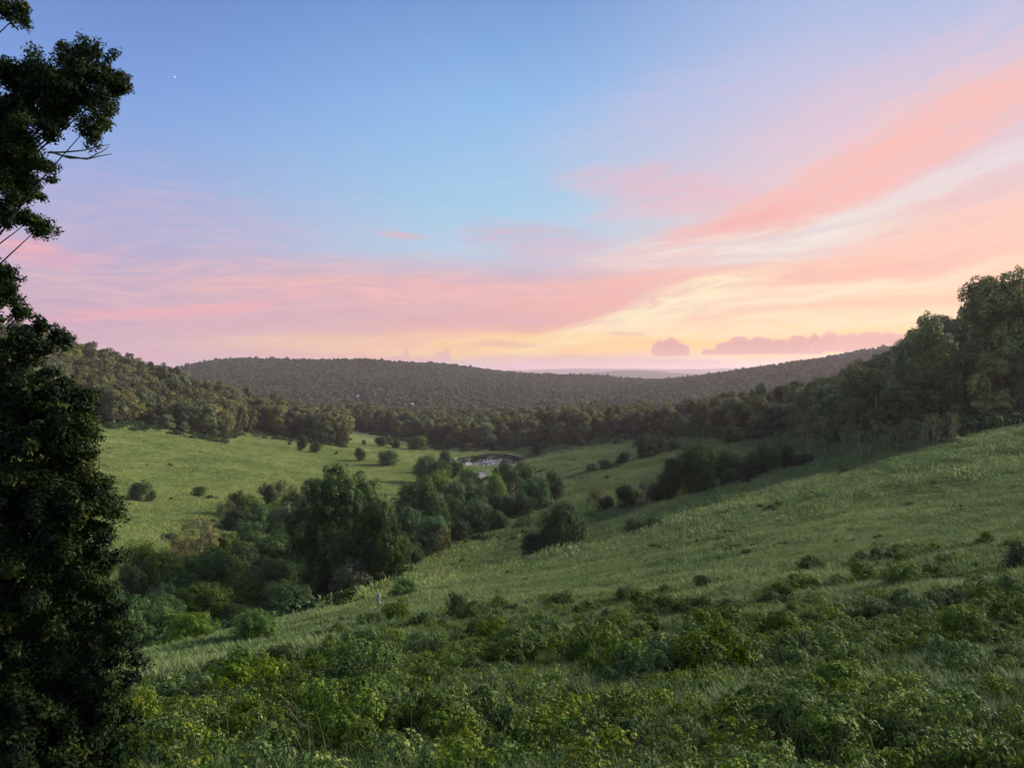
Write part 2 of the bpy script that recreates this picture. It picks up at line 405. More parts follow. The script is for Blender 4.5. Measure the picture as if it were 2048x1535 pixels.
# ------------------------------------------------------------------ terrain
PX = np.array([-400, 0, 130, 250, 400, 600, 800, 1000, 1200, 1400, 1600, 1800, 2048, 2500.])
DD = np.array([1, 3, 8, 14, 25, 40, 60, 85, 110, 135, 165, 200, 250, 320, 400, 480, 600, 800, 1100, 1500, 2000, 2600, 4000, 8000, 16000.])
TB = np.array([
 #-400   0    130   250   400   600   800  1000  1200  1400  1600  1800  2048  2500
 [4800]*14,
 [2150,2140,2135,2130,2125,2120,2115,2110,2105,2100,2095,2090,2080,2060],
 [1620,1590,1580,1575,1565,1550,1540,1535,1532,1525,1515,1505,1490,1450],
 [1520,1470,1462,1455,1445,1425,1410,1400,1395,1390,1380,1370,1355,1320],
 [1470,1425,1412,1395,1372,1345,1320,1302,1290,1275,1258,1240,1215,1160],
 [1430,1390,1370,1345,1310,1275,1245,1228,1215,1192,1165,1142,1110,1040],
 [1400,1375,1352,1330,1290,1240,1205,1182,1162,1130,1090,1058,1010, 930],
 [1300,1320,1305,1290,1268,1235,1188,1148,1115,1068,1022, 982, 935, 860],
 [1190,1205,1200,1195,1200,1208,1165,1122,1080,1030, 982, 938, 880, 800],
 [1080,1095,1105,1112,1132,1160,1145,1106,1060,1005, 955, 900, 848, 760],
 [1000,1030,1040,1050,1072,1100,1105,1075,1022, 984, 930, 872, 815, 720],
 [ 930, 960, 972, 985,1005,1045,1060,1040, 990, 962, 910, 838, 768, 680],
 [ 865, 895, 912, 930, 945, 985,1005, 995, 955, 908, 872, 800, 705, 640],
 [ 800, 842, 858, 874, 895, 935, 957, 958, 908, 874, 838, 788, 692, 630],
 [ 735, 780, 808, 832, 862, 895, 912, 914, 882, 866, 838, 778, 690, 630],
 [ 690, 738, 765, 795, 833, 872, 889, 889, 864, 852, 825, 765, 690, 630],
 [ 650, 690, 715, 752, 800, 848, 866, 868, 854, 845, 815, 765, 700, 640],
 [ 660, 720, 745, 785, 822, 840, 846, 848, 844, 838, 805, 770, 715, 660],
 [ 700, 760, 780, 800, 815, 820, 823, 825, 820, 805, 780, 755, 730, 690],
 [ 740, 780, 785, 790, 778, 772, 777, 787, 785, 760, 732, 714, 702, 690],
 [ 780, 790, 788, 772, 735, 728, 736, 752, 765, 768, 750, 735, 720, 710],
 [ 790, 795, 792, 785, 765, 758, 762, 772, 778, 778, 770, 760, 750, 745],
 [ 766]*14,
 [ 753]*14,
 [ 746]*14], float)
def pchip_slopes(x, y):               # monotone cubic slopes along axis 0
    h = np.diff(x)[:, None]; d = np.diff(y, axis=0)/h
    m_ = np.zeros_like(y)
    w1 = 2*h[1:]+h[:-1]; w2 = h[1:]+2*h[:-1]
    with np.errstate(divide='ignore', invalid='ignore'):
        mm = (w1+w2)/(w1/d[:-1]+w2/d[1:])
    m_[1:-1] = np.where(d[:-1]*d[1:] > 0, mm, 0); m_[0] = d[0]; m_[-1] = d[-1]
    return m_
LD = np.log(DD); SL = pchip_slopes(LD, TB)
def hermite(t, h, y0, y1, m0, m1):
    t2 = t*t; t3 = t2*t
    return (2*t3-3*t2+1)*y0+(t3-2*t2+t)*h*m0+(-2*t3+3*t2)*y1+(t3-t2)*h*m1
def row(px, d):
    """the photograph's row on which ground at bearing px and distance d lies"""
    px = np.clip(px, PX[0]+1, PX[-1]-1); l = np.clip(np.log(np.maximum(d, 1.01)), LD[0], LD[-1]-1e-6)
    i = np.clip(np.searchsorted(LD, l, side='right')-1, 0, len(LD)-2)
    j = np.clip(np.searchsorted(PX, px, side='right')-1, 0, len(PX)-2)
    h = LD[i+1]-LD[i]; t = (l-LD[i])/h
    def col(jj): return hermite(t, h, TB[i, jj], TB[i+1, jj], SL[i, jj], SL[i+1, jj])
    jm = np.maximum(j-1, 0); jp = np.minimum(j+2, len(PX)-1)
    a, b, c, e = col(jm), col(j), col(j+1), col(jp)
    hx = PX[j+1]-PX[j]
    m0 = np.where(j > 0, (c-a)/np.maximum(PX[j+1]-PX[jm], 1), (c-b)/hx)
    m1 = np.where(j < len(PX)-2, (e-b)/np.maximum(PX[jp]-PX[j], 1), (c-b)/hx)
    return hermite((px-PX[j])/hx, hx, b, c, m0, m1)
HT = np.random.default_rng(5).random((256, 256))
def vnoise(x, y):
    xi = np.floor(x).astype(int); yi = np.floor(y).astype(int); fx = x-xi; fy = y-yi
    fx = fx*fx*(3-2*fx); fy = fy*fy*(3-2*fy)
    g = lambda a, b: HT[a % 256, b % 256]
    return (g(xi, yi)*(1-fx)+g(xi+1, yi)*fx)*(1-fy)+(g(xi, yi+1)*(1-fx)+g(xi+1, yi+1)*fx)*fy-.5
PONDS = [(-11.0, 392.0, 17.0, 29.0), (-14.5, 337.0, 5.0, 12.5)]
WATER_Z = CZ-44.0
def pond_e(x, y, p):
    a = np.arctan2(y-p[1], x-p[0])
    return np.hypot((x-p[0])/p[2], (y-p[1])/p[3])/(1+.07*np.sin(2*a+.5)+.05*np.sin(5*a+1))
def H(x, y):
    x = np.asarray(x, float); y = np.asarray(y, float)
    r = np.hypot(x, y); az = np.arctan2(x, y); lim = math.atan((2500-1024)/F)-.002
    azc = np.clip(az, -lim, lim); d = np.maximum(r*np.cos(azc), 1.01)
    px = 1024+F*np.tan(azc)
    z = CZ-(row(px, d)-HZ)*d/F
    z = z+vnoise(x/9, y/9)*.5*np.clip(d/40, 0, 1)+vnoise(x/2.3, y/2.3)*.16*np.clip(d/20, 0, 1)
    z = z+vnoise(x/45+9, y/45)*2.2*np.clip((d-60)/200, 0, 1)*np.clip((900-d)/300+.6, .6, 1)
    z = z+vnoise(x/170, y/170+5)*16*np.clip((d-900)/600, 0, 1)*np.clip((2600-d)/400, 0, 1)
    # far ranges on the horizon
    z = z+np.where(d > 3000, np.exp(-((d-12500)/1500)**2)*(95+10*np.sin(px/120)+16*vnoise(x/900, 1+0*y))*np.clip((px-900)/250, .6, 1), 0)
    z = z+np.where(d > 3000, np.exp(-((d-6800)/700)**2)*(28+38*np.exp(-((px-1265)/90)**2)-12*np.exp(-((px-1080)/70)**2)), 0)
    for p in PONDS:
        e = pond_e(x, y, p); w = np.clip((1.75-e)/.65, 0, 1); w = w*w*(3-2*w)
        bowl = np.where(e < 1.1, WATER_Z+.45-1.6*np.clip(1.12-e, 0, .5), WATER_Z+.45)
        z = z*(1-w)+bowl*w
    return z
def at(px, py):
    """where the sight line through (px, py) meets the ground"""
    d = np.exp(np.linspace(math.log(4), math.log(3000), 6000)); x = (px-1024)/F*d
    pr = HZ+(CZ-H(x, d))*F/d
    k = int(np.argmax(pr <= py)); return float(x[k]), float(d[k]), float(H(x[k], d[k]))
def atd(px, d):
    x = (px-1024)/F*d; return float(x), float(d), float(H(x, d))

# forest: rows of the photograph on which its lower edge stands
EPX = np.array([-400, 0, 200, 300, 400, 452, 470, 560, 690, 700, 790, 880, 960, 1040, 1200, 1290, 1400, 1500, 1600, 1700, 1800, 1900, 2048, 2500])
EPY = np.array([820, 835, 848, 856, 874, 880, 866, 876, 892, 858, 874, 893, 897, 894, 884, 874, 872, 868, 868, 884, 884, 874, 845, 760])
EDG = np.array([at(a, b)[1] for a, b in zip(EPX[1:-1], EPY[1:-1])]); EDG = np.concatenate([[EDG[0]], EDG, [EDG[-1]*.9]])
print('forest edge', dict(zip(EPX.tolist(), EDG.round().tolist())))
def wooded(x, y):
    px = 1024+F*x/np.maximum(y, 1e-3)
    e = np.interp(px, EPX, EDG)*(1+.05*vnoise(x/14, y/14))
    return np.clip((y-e)/(.02*e), 0, 1)*(y > 60)*(px > -500)*(px < 2600)

rings = np.exp(np.linspace(math.log(1.2), math.log(16000), 470))
angs = np.concatenate([np.linspace(-180, -46, 28)[:-1], np.linspace(-46, 46, 521), np.linspace(46, 180, 28)[1:-1]])
ar = np.radians(angs); na = len(ar)
GX = rings[:, None]*np.sin(ar)[None]; GY = rings[:, None]*np.cos(ar)[None]
gx = np.concatenate([[0], GX.ravel()]); gy = np.concatenate([[0], GY.ravel()])
gz = H(gx, gy); gz[0] = gz[1:na+1].mean()
i, j = np.meshgrid(np.arange(len(rings)-1), np.arange(na), indexing='ij'); jn = (j+1) % na
Q = np.stack([1+i*na+j, 1+i*na+jn, 1+(i+1)*na+jn, 1+(i+1)*na+j], -1).reshape(-1, 4)[:, ::-1]
T = np.stack([np.zeros(na, int), 1+(np.arange(na)+1) % na, 1+np.arange(na)], -1)[:, ::-1]
me = mesh_np('ground', np.stack([gx, gy, gz], 1), Q, M['ground'], T=T, smooth=True)
def dryness(x, y):
    px = 1024+F*x/np.maximum(y, 1e-3)
    left = np.clip((1000-px)/250, 0, 1)*np.clip((y-115)/40, 0, 1)
    right = .40*np.clip((px-900)/200, 0, 1)*np.clip((y-25)/80, 0, 1)
    return np.clip(np.maximum(left, right)+.5*vnoise(x/25, y/25)*.8+.08, 0, 1)
for nm, val in (('dry', dryness(gx, gy)), ('wooded', wooded(gx, gy)),
                ('bank', np.clip(np.maximum.reduce([1-np.abs(pond_e(gx, gy, p)-1.06)/.10 for p in PONDS]), 0, 1))):
    a = me.attributes.new(nm, 'FLOAT', 'POINT'); a.data.foreach_set('value', val.astype(np.float32))
ground = bpy.data.objects.new('ground', me); sc.collection.objects.link(ground); ground['kind'] = 'structure'
print('ground', len(me.vertices), gz.min(), gz.max())

def pond_mesh(name, p):
    n = 64; V = [(p[0], p[1], 0)]; 
    for k in range(n):
        a = 2*math.pi*k/n; f = 1.10*(1+.07*math.sin(2*a+.5)+.05*math.sin(5*a+1))
        V.append((p[0]+p[2]*f*math.cos(a), p[1]+p[3]*f*math.sin(a), 0))
    T = [(0, 1+k, 1+(k+1) % n) for k in range(n)]
    o = bpy.data.objects.new(name, mesh_np(name, V, np.zeros((0, 4)), M['water'], T=T))
    o.location.z = WATER_Z+.2; sc.collection.objects.link(o); o['kind'] = 'structure'
pond_mesh('pond_water', PONDS[0]); pond_mesh('pool_water', PONDS[1])

def glint_flecks():  # pale flecks whose colour stands in for broken sky reflection on the water
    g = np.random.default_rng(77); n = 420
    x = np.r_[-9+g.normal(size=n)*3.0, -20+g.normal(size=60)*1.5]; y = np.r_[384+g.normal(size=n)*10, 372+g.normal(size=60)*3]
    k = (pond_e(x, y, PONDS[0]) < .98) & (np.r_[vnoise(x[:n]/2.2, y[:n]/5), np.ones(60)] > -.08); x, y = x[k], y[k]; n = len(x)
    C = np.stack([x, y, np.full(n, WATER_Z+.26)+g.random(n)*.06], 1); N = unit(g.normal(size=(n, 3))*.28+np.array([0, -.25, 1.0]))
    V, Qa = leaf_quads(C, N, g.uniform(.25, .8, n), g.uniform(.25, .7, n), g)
    m = new_mat('painted_sky_glint'); mt = finish(m, ramp(attr('tone'), [(0,(.30,.22,.22)),(.5,(.62,.48,.48)),(1,(.85,.78,.76))], srgb=False), .5, .4, .2)
    o = bpy.data.objects.new('water_lilies', mesh_np('water_lilies', V, Qa, mt, g.random(n))); sc.collection.objects.link(o)  # not lilies: pale flecks standing in for broken sky reflection
    o['label'] = 'pinkish white flecks standing in for sky reflection in mid pond'; o['category'] = 'water lilies'; o['kind'] = 'stuff'
glint_flecks()
# ------------------------------------------------------------------ objects
def tag(o, label, cat, group=None, kind=None):
    if label: o['label'] = label
    if cat: o['category'] = cat
    if group: o['group'] = group
    if kind: o['kind'] = kind
    return o
def place(name, parts, loc, rz, scale, label, cat, group=None):
    """an Empty at the thing's base with its part meshes (shared data) as children"""
    r = bpy.data.objects.new(name, None); sc.collection.objects.link(r)
    r.empty_display_size = .3
    r.location = loc; r.rotation_euler = (0, 0, rz); r.scale = scale
    tag(r, label, cat, group)
    for pn, pm in parts:
        c = bpy.data.objects.new(pn, pm); sc.collection.objects.link(c); c.parent = r
    return r

LIB = {}
def tree_kind(key, seed, n, H0, rx, z0, mat, bark='bark', leaves=6000, leaf=.4, r=.2, lean=.02, limbs=7, **kw):
    """n variants, each H0 tall"""
    L = []
    for q in range(n):
        cm, cc = crown_mesh('crown', seed+q, rx, z0, H0*.97, M[mat], leaves=leaves, leaf=leaf, **kw)
        tm = trunk_mesh('trunk', M[bark], seed+50+q, cc, r, z0, H0*.82, nl=limbs, lean=lean)
        L.append(([('crown', cm), ('trunk', tm)], H0, 2*rx))
    LIB[key] = L
tree_kind('gum', 100, 6, 18, 4.6, 3.0, 'forest', 'palebark', 18000, .34, .20, lobes=18, lobe=.38, spread=.72, top=.9, fill=.2)
tree_kind('scrub', 120, 6, 9, 4.8, .0, 'scrub', 'bark', 26000, .20, .22, lobes=15, lobe=.40, spread=.66, fill=.22)
tree_kind('dark', 140, 4, 8, 3.4, .0, 'dark', 'bark', 18000, .17, .18, lobes=12, lobe=.44, spread=.62, top=.8, fill=.25)
tree_kind('olive', 160, 4, 9, 4.2, .5, 'olive', 'bark', 13000, .19, .18, lobes=18, lobe=.32, spread=.82, fill=.08)
tree_kind('round', 180, 3, 9, 4.6, .1, 'scrub', 'bark', 30000, .19, .22, lobes=22, lobe=.38, spread=.62, fill=.3)
M['giant'] = leaf_mat('towering_tree_foliage', [(0,(.010,.026,.008)),(.5,(.030,.062,.014)),(.85,(.085,.125,.028)),(1,(.17,.17,.05))], .3, .03)
tree_kind('giant', 200, 2, 22, 9.8, .2, 'giant', 'bark', 130000, .27, .55, lobes=34, lobe=.31, spread=.74, limbs=14, fill=.2, tuft=.26)
tree_kind('sapling', 220, 4, 9, 2.2, 1.6, 'olive', 'palebark', 1700, .22, .07, lobes=16, lobe=.30, spread=.95, fill=0, limbs=9, lean=.05)
tree_kind('bush', 240, 4, 2.4, 1.6, .0, 'dark', 'bark', 4200, .12, .06, lobes=10, lobe=.46, spread=.62)
tree_kind('bare', 260, 1, 9, 3.6, 1.5, 'olive', 'palebark', 900, .24, .16, lobes=26, lobe=.3, spread=.95, fill=0, limbs=24, lean=.05)

CNT = {}
def tree(kind, px, top, bottom, width, label, group=None, depth=None, cat='tree', name=None, sink=0.0):
    if depth is None: x, y, z = at(px, bottom)
    else: x, y, z = atd(px, depth)
    py0 = HZ+(CZ-z)*F/y
    h = max((py0-top)*y/F, .5); w = width*y/F
    n = CNT.get(kind, 0); CNT[kind] = n+1
    parts, H0, W0 = LIB[kind][n % len(LIB[kind])]
    s = w/W0*.98
    if kind in ('scrub', 'round'): s *= 1.12
    h = min(max(h, .7*s*H0), 1.38*s*H0) if kind not in ('sapling', 'olive', 'giant') else h
    return place(name or {'bush': 'shrub'}.get(kind, 'tree'), parts, (x, y, z-sink), R.random()*6.28, (s, s, h/H0), label, cat, group)

# --- trees of the gully, front to back
GG = 'trees in the gully'
tree('giant', 684, 930, 1192, 232, 'huge dark spreading tree towering over the gully, its crown the highest there')
tree('giant', 762, 1000, 1180, 112, 'leafy tree grown against the pond-side flank of the towering gully tree')
tree('scrub', 790, 1010, 1140, 60, 'narrow tree tucked under the towering tree on its pond side', GG)
tree('round', 836, 954, 1075, 100, 'rounded olive tree between the towering gully tree and the pond', GG)
tree('round', 948, 993, 1070, 76, 'bright green round-topped tree in mid gully', GG)
tree('scrub', 903, 985, 1060, 52, 'grey-green tree squeezed between two rounded gully trees', GG)
tree('scrub', 868, 1028, 1092, 66, 'flat yellow-topped tree at the foot of the rounded olive tree', GG)
tree('dark', 918, 1036, 1090, 46, 'small very dark tree beside the yellow-topped flat one', GG)
tree('olive', 884, 1050, 1112, 42, 'brownish slim tree in front of the yellow-topped flat tree', GG)
tree('scrub', 997, 1018, 1064, 42, 'small light green tree alone at the gully edge of the right slope', GG)
tree('bare', 1027, 955, 1030, 66, 'grey half-bare tree with pale branches among dark crowns', GG)
tree('scrub', 1075, 948, 1022, 62, 'dark leafy tree directly beside the grey half-bare tree', GG)
tree('dark', 1107, 938, 1005, 42, 'upright dark tree ending the gully clump on the slope side', GG)
tree('scrub', 985, 948, 1020, 56, 'tree below the small pool, half hiding its outlet', GG)
tree('scrub', 1040, 922, 990, 58, 'tree on the slope side of the small pool', GG)
tree('dark', 1008, 918, 975, 44, 'dark tree pressed against the near bank of the pond', GG)
tree('scrub', 942, 958, 1015, 62, 'low spreading tree below the outlet of the small pool', GG)
tree('scrub', 850, 908, 965, 46, 'tree at the meadow edge nearest the pond clump', GG)
tree('scrub', 880, 918, 968, 48, 'middle tree of the clump by the pond', GG)
tree('dark', 893, 898, 945, 36, 'dark pointed tree standing against the shore end of the pond', GG)
tree('scrub', 912, 918, 955, 30, 'small tree touching the pale bank of the pond', GG)
tree('scrub', 868, 938, 985, 60, 'low tree at the front of the clump by the pond', GG)
tree('scrub', 482, 980, 1040, 58, 'dense tree at the meadow corner of the gully', GG)
tree('dark', 538, 963, 1020, 42, 'dark compact tree behind the meadow corner scrub', GG)
tree('olive', 570, 958, 1010, 50, 'thin grey-brown tree peeping over the scrub beside the dark compact tree', GG)
tree('olive', 452, 1000, 1050, 46, 'reddish brown tree at the very tip of the gully scrub', GG)
tree('scrub', 520, 1010, 1065, 60, 'mid green tree in front of the dark compact tree', GG)
tree('olive', 575, 1000, 1070, 64, 'tree with a pale brown crown against the towering tree', GG)
tree('scrub', 500, 1040, 1085, 62, 'low green tree below the meadow corner trees', GG)
tree('scrub', 545, 1062, 1150, 108, 'bright green bushy tree at the foot of the towering tree', GG)
tree('scrub', 610, 1080, 1160, 70, 'shadowed tree under the skirts of the towering tree', GG)
tree('olive', 402, 1034, 1135, 104, 'knobbly dark tree with brown leaves on the meadow edge', GG)
tree('olive', 350, 1072, 1140, 62, 'low brown-grey tree leaning on the knobbly dark tree', GG)
tree('round', 414, 1098, 1200, 128, 'smooth dome of yellowish foliage in front of the knobbly tree', GG)
tree('scrub', 285, 1085, 1210, 128, 'broad scrubby tree beside the big dark tree by the camera', GG)
tree('scrub', 536, 1116, 1200, 108, 'rounded blue-green tree in front of the bright bushy one', GG)
tree('olive', 712, 1118, 1200, 108, 'tree with a pale flowering top above the old post', GG)
tree('dark', 640, 1140, 1200, 84, 'dark low tree merging into the pale-topped tree', GG)
tree('scrub', 418, 1164, 1255, 128, 'bright leafy scrub dome at the bottom of the gully', GG)
tree('scrub', 565, 1178, 1240, 112, 'low sprawling bush-tree just beyond the grassy lip', GG)
tree('dark', 468, 1205, 1260, 70, 'dark low scrub between two bright green domes', GG)
tree('scrub', 300, 1188, 1300, 130, 'dense scrub tree at the gully edge near the big dark tree', GG)
tree('scrub', 375, 1222, 1300, 100, 'scrub tree right on the grassy lip', GG)
tree('scrub', 225, 1180, 1320, 120, 'scrub tree half hidden behind the big dark tree', GG)
tree('scrub', 512, 1230, 1285, 96, 'grass-smothered mound of scrub on the lip', GG)
tree('dark', 770, 1098, 1150, 60, 'dark shrubby tree in the shadow beside the towering tree', GG)
tree('scrub', 805, 1155, 1200, 62, 'small bush-tree just uphill of the pale-topped tree', GG)
tree('scrub', 820, 1080, 1130, 52, 'creeper-covered low tree on the gully floor', GG)
for k, (px_, tp_, bt_, w_) in enumerate([(470,1012,1062,52),(505,1000,1048,56),(548,1000,1060,60),(590,985,1050,60),(585,1040,1110,70),(440,1062,1120,70),(480,1090,1150,84),
        (350,1130,1215,90),(480,1150,1215,90),(330,1165,1250,90),(610,1120,1185,80),(815,1010,1085,60),(850,1065,1120,60),(915,960,1020,56),(960,1030,1072,50),(985,985,1035,52),
        (1050,985,1035,48),(935,935,985,50),(1020,990,1040,46),(900,1040,1085,46),(775,1060,1120,60),(250,1130,1230,90)]):
    tree('scrub' if k % 3 else 'dark', px_, tp_, bt_, w_, ('dark' if k % 3 == 0 else 'leafy')+' low tree filling the gully thicket', 'low trees filling the gully')
# --- lone trees of the right-hand slope
tree('round', 1124, 1000, 1102, 94, 'lone round-headed tree standing on the open slope')
tree('dark', 1066, 1062, 1115, 62, 'dark shrubby tree huddled against the lone round-headed one')
RW = 'row of dark trees across the slope'
for k, (kd, px, tp, bt, w, lb) in enumerate([
    ('olive', 1190, 974, 1020, 38, 'greyish tree at the downhill end of the row'),
    ('dark', 1212, 990, 1022, 36, 'low dark tree second from the downhill end of the row'),
    ('dark', 1252, 966, 1016, 54, 'broad dark tree third from the downhill end of the row'),
    ('olive', 1292, 950, 1008, 38, 'thin grey tree in the first gap of the row'),
    ('dark', 1318, 968, 1005, 50, 'squat black-green tree under the tallest pair of the row'),
    ('dark', 1346, 906, 1002, 74, 'tall dark tree of the pair in the middle of the row'),
    ('round', 1397, 880, 990, 74, 'tallest rounded tree of the row'),
    ('olive', 1425, 872, 960, 30, 'slender brown tree behind the tallest rounded one'),
    ('round', 1457, 898, 974, 62, 'separate rounded tree beyond the gap in the row'),
    ('dark', 1500, 906, 968, 46, 'black-green tree after the gap in the row'),
    ('dark', 1532, 885, 958, 56, 'dark bushy tree in the uphill part of the row'),
    ('olive', 1560, 862, 948, 48, 'grey-brown airy tree near the uphill end of the row'),
    ('dark', 1580, 890, 946, 44, 'dark low tree near the uphill end of the row'),
    ('sapling', 1618, 826, 928, 56, 'airy brownish tree with a visible thin trunk'),
    ('sapling', 1650, 836, 915, 46, 'slim tree at the uphill tip of the row'),
    ('bush', 1605, 905, 936, 60, 'low dark thicket under the airy trees'),
    ('olive', 1600, 820, 900, 50, 'leafy grey tree standing behind the airy trees')]):
    tree(kd, px, tp, bt, w, lb, RW)
BR = 'scrub line beyond the dark row'
for kd, px, tp, bt, w, lb in [
    ('bush', 1184, 925, 944, 34, 'lowest shrub of the far scrub line'),
    ('bush', 1212, 916, 938, 36, 'second shrub up the far scrub line'),
    ('dark', 1248, 903, 930, 36, 'dark bushy tree with a pale stem in front, in the far scrub line'),
    ('dark', 1290, 864, 916, 56, 'largest dark tree of the far scrub line'),
    ('dark', 1318, 872, 908, 36, 'dark tree hugging the largest of the far scrub line'),
    ('bush', 1345, 880, 900, 44, 'top shrub of the far scrub line'),
    ('round', 1463, 850, 888, 46, 'light green layered tree against the forest edge'),
    ('bush', 1165, 877, 893, 18, 'tiny round shrub near the forest edge above the pond')]:
    tree(kd, px, tp, bt, w, lb, BR, cat='shrub' if kd == 'bush' else 'tree')
# --- left meadow
for kd, px, tp, bt, w, lb in [
    ('dark', 602, 868, 901, 26, 'taller of two dark trees standing together on the left meadow'),
    ('dark', 631, 885, 905, 28, 'lower of two dark trees standing together on the left meadow'),
    ('dark', 720, 893, 922, 24, 'egg-shaped dark tree alone in mid meadow'),
    ('round', 777, 900, 930, 42, 'spreading green tree alone at the foot of the meadow'),
    ('dark', 762, 877, 894, 28, 'dark round tree at the meadow fence line'),
    ('dark', 790, 876, 897, 24, 'small dark tree next to the meadow fence line'),
    ('scrub', 838, 872, 900, 42, 'wide pale green tree at the corner of the meadow'),
    ('scrub', 777, 866, 890, 16, 'slim olive sapling on the far strip of meadow'),
    ('dark', 277, 960, 1002, 48, 'dark tree at the bottom of the meadow beside the big near tree'),
    ('dark', 1073, 885, 910, 24, 'dark tree on the far end of the pond bank')]:
    tree(kd, px, tp, bt, w, lb)
for px, tp, bt, w, lb in [
    (579, 882, 890, 9, 'tiny dark bush uphill of the two meadow trees'), (672, 897, 909, 8, 'tiny upright bush in the middle of the meadow'),
    (728, 878, 890, 12, 'tiny dark bush beside the meadow fence line'), (395, 984, 993, 40, 'flat dark thicket in the lower meadow'),
    (418, 992, 999, 20, 'small flat thicket next to the lower meadow thicket'), (300, 975, 1003, 26, 'low shrub beside the dark tree at the meadow bottom'),
    (1272, 1052, 1070, 66, 'long dark thicket in the open grass below the dark row'), (1312, 1044, 1060, 52, 'shorter dark thicket uphill of the long one'),
    (1450, 1018, 1034, 34, 'small shrub in open grass below the uphill part of the dark row'), (1560, 968, 985, 10, 'tiny upright shrub on the upper slope'),
    (1690, 930, 952, 30, 'dark tussock below the grey saplings'), (1410, 1148, 1182, 52, 'dark shrub at the upper rim of the lantana thicket'),
    (1495, 1095, 1112, 26, 'little leafy shrub in the grass above the lantana thicket'), (2036, 1082, 1150, 80, 'big dark bush on the slope at the edge of the view'),
    (916, 1162, 1240, 58, 'bushy sapling rising out of the lantana thicket'), (1680, 1228, 1345, 60, 'tall nearly black bush in the near weeds')]:
    tree('bush', px, tp, bt, w, lb, cat='shrub')
SG = 'grey saplings at the forest foot'
for k in range(16):
    px = 1690+k*15+R.uniform(-6, 6)
    bt = np.interp(px, [1680, 1800, 1950], [925, 900, 872])+R.uniform(-12, 10); hh = R.uniform(45, 85)
    tree('sapling', px, bt-hh, bt, R.uniform(22, 40), ('tall' if hh > 68 else 'short' if hh < 55 else 'middling')+' grey-olive sapling, %s up the slope in the thin stand' % ('first second third fourth fifth sixth seventh eighth ninth tenth eleventh twelfth thirteenth fourteenth fifteenth sixteenth'.split()[k]), SG)

# --- forest
NEARMAX = 215
sx, sy = [], []
def grid(x0, x1, y0, y1, s):
    xx, yy = np.meshgrid(np.arange(x0, x1, s), np.arange(y0, y1, s))
    n = xx.size
    return xx.ravel()+R.uniform(-.45, .45, n)*s, yy.ravel()+R.uniform(-.45, .45, n)*s
g1 = grid(-420, 420, 110, 800, 7.5); g2 = grid(-1300, 1250, 800, 2350, 9.2)
fx = np.concatenate([g1[0], g2[0]]); fy = np.concatenate([g1[1], g2[1]])
px = 1024+F*fx/fy
keep = (px > -160) & (px < 2210) & (wooded(fx, fy) > .5) & ((vnoise(fx/26, fy/26)+.5*vnoise(fx/70, fy/70) > -.42) | (fy < 430))
# clearings between the woods
def clear(x, y):
    p = 1024+F*x/y
    return ((p > 692) & (p < 905) & (y < np.interp(p, EPX, EDG)*1.0))
keep &= ~clear(fx, fy)
for hp, hd in ((824, 1180), (716, 1290)):
    keep &= ~((np.abs(px-hp) < 13) & (fy > hd-150) & (fy < hd+12))
fx, fy, px = fx[keep], fy[keep], px[keep]
fz = H(fx, fy)
fh = np.interp(px, [1290, 1330, 1700, 1850], [15, 13.5, 14.5, 19])*R.uniform(.72, 1.18, len(fx))*np.where(fy > 800, .9, 1)
edge = (fy-np.interp(px, EPX, EDG)) < 10
fh[edge] *= R.uniform(.55, .95, edge.sum())
fh *= 1+.14*np.clip((px-1950)/90, 0, 1)
em = R.random(len(fx)); fh *= np.where(em > .94, 1.18, np.where(em < .25, .8, 1))
fw = R.choice([.6, .8, 1.0, 1.2, 1.6], len(fx))*R.uniform(.85, 1.15, len(fx))*np.where(fy > 800, 10.3, 10.8)
fw = np.where(fy < 800, np.clip(fw*np.where(px > 1290, .82, 1), .42*fh, .78*fh), fw)
# which of them the eye can see: front-to-back skyline buffer over the picture's columns
order = np.argsort(fy); sky_y = np.full(2600, 5000.0); vis = np.zeros(len(fx))
for q in order:
    top = HZ+(CZ-fz[q]-fh[q])*F/fy[q]; hw = fw[q]*.42*F/fy[q]
    a, b_ = int(max(px[q]-hw+200, 0)), int(min(px[q]+hw+200, 2599))
    if b_ <= a: continue
    seg = sky_y[a:b_]; bot = HZ+(CZ-fz[q])*F/fy[q]
    vis[q] = np.clip(np.minimum(seg, bot)-top, 0, None).sum()*(0 < px[q] < 2048)
    sky_y[a:b_] = np.minimum(seg, top+.1*(bot-top))
near = np.argsort(-vis)[:NEARMAX]; isnear = np.zeros(len(fx), bool); isnear[near] = True
print('forest trees', len(fx), 'visible', (vis > 0).sum(), 'smallest near', vis[near[-1]], 'depth', fy[near].min(), fy[near].max())
gum = LIB['gum']
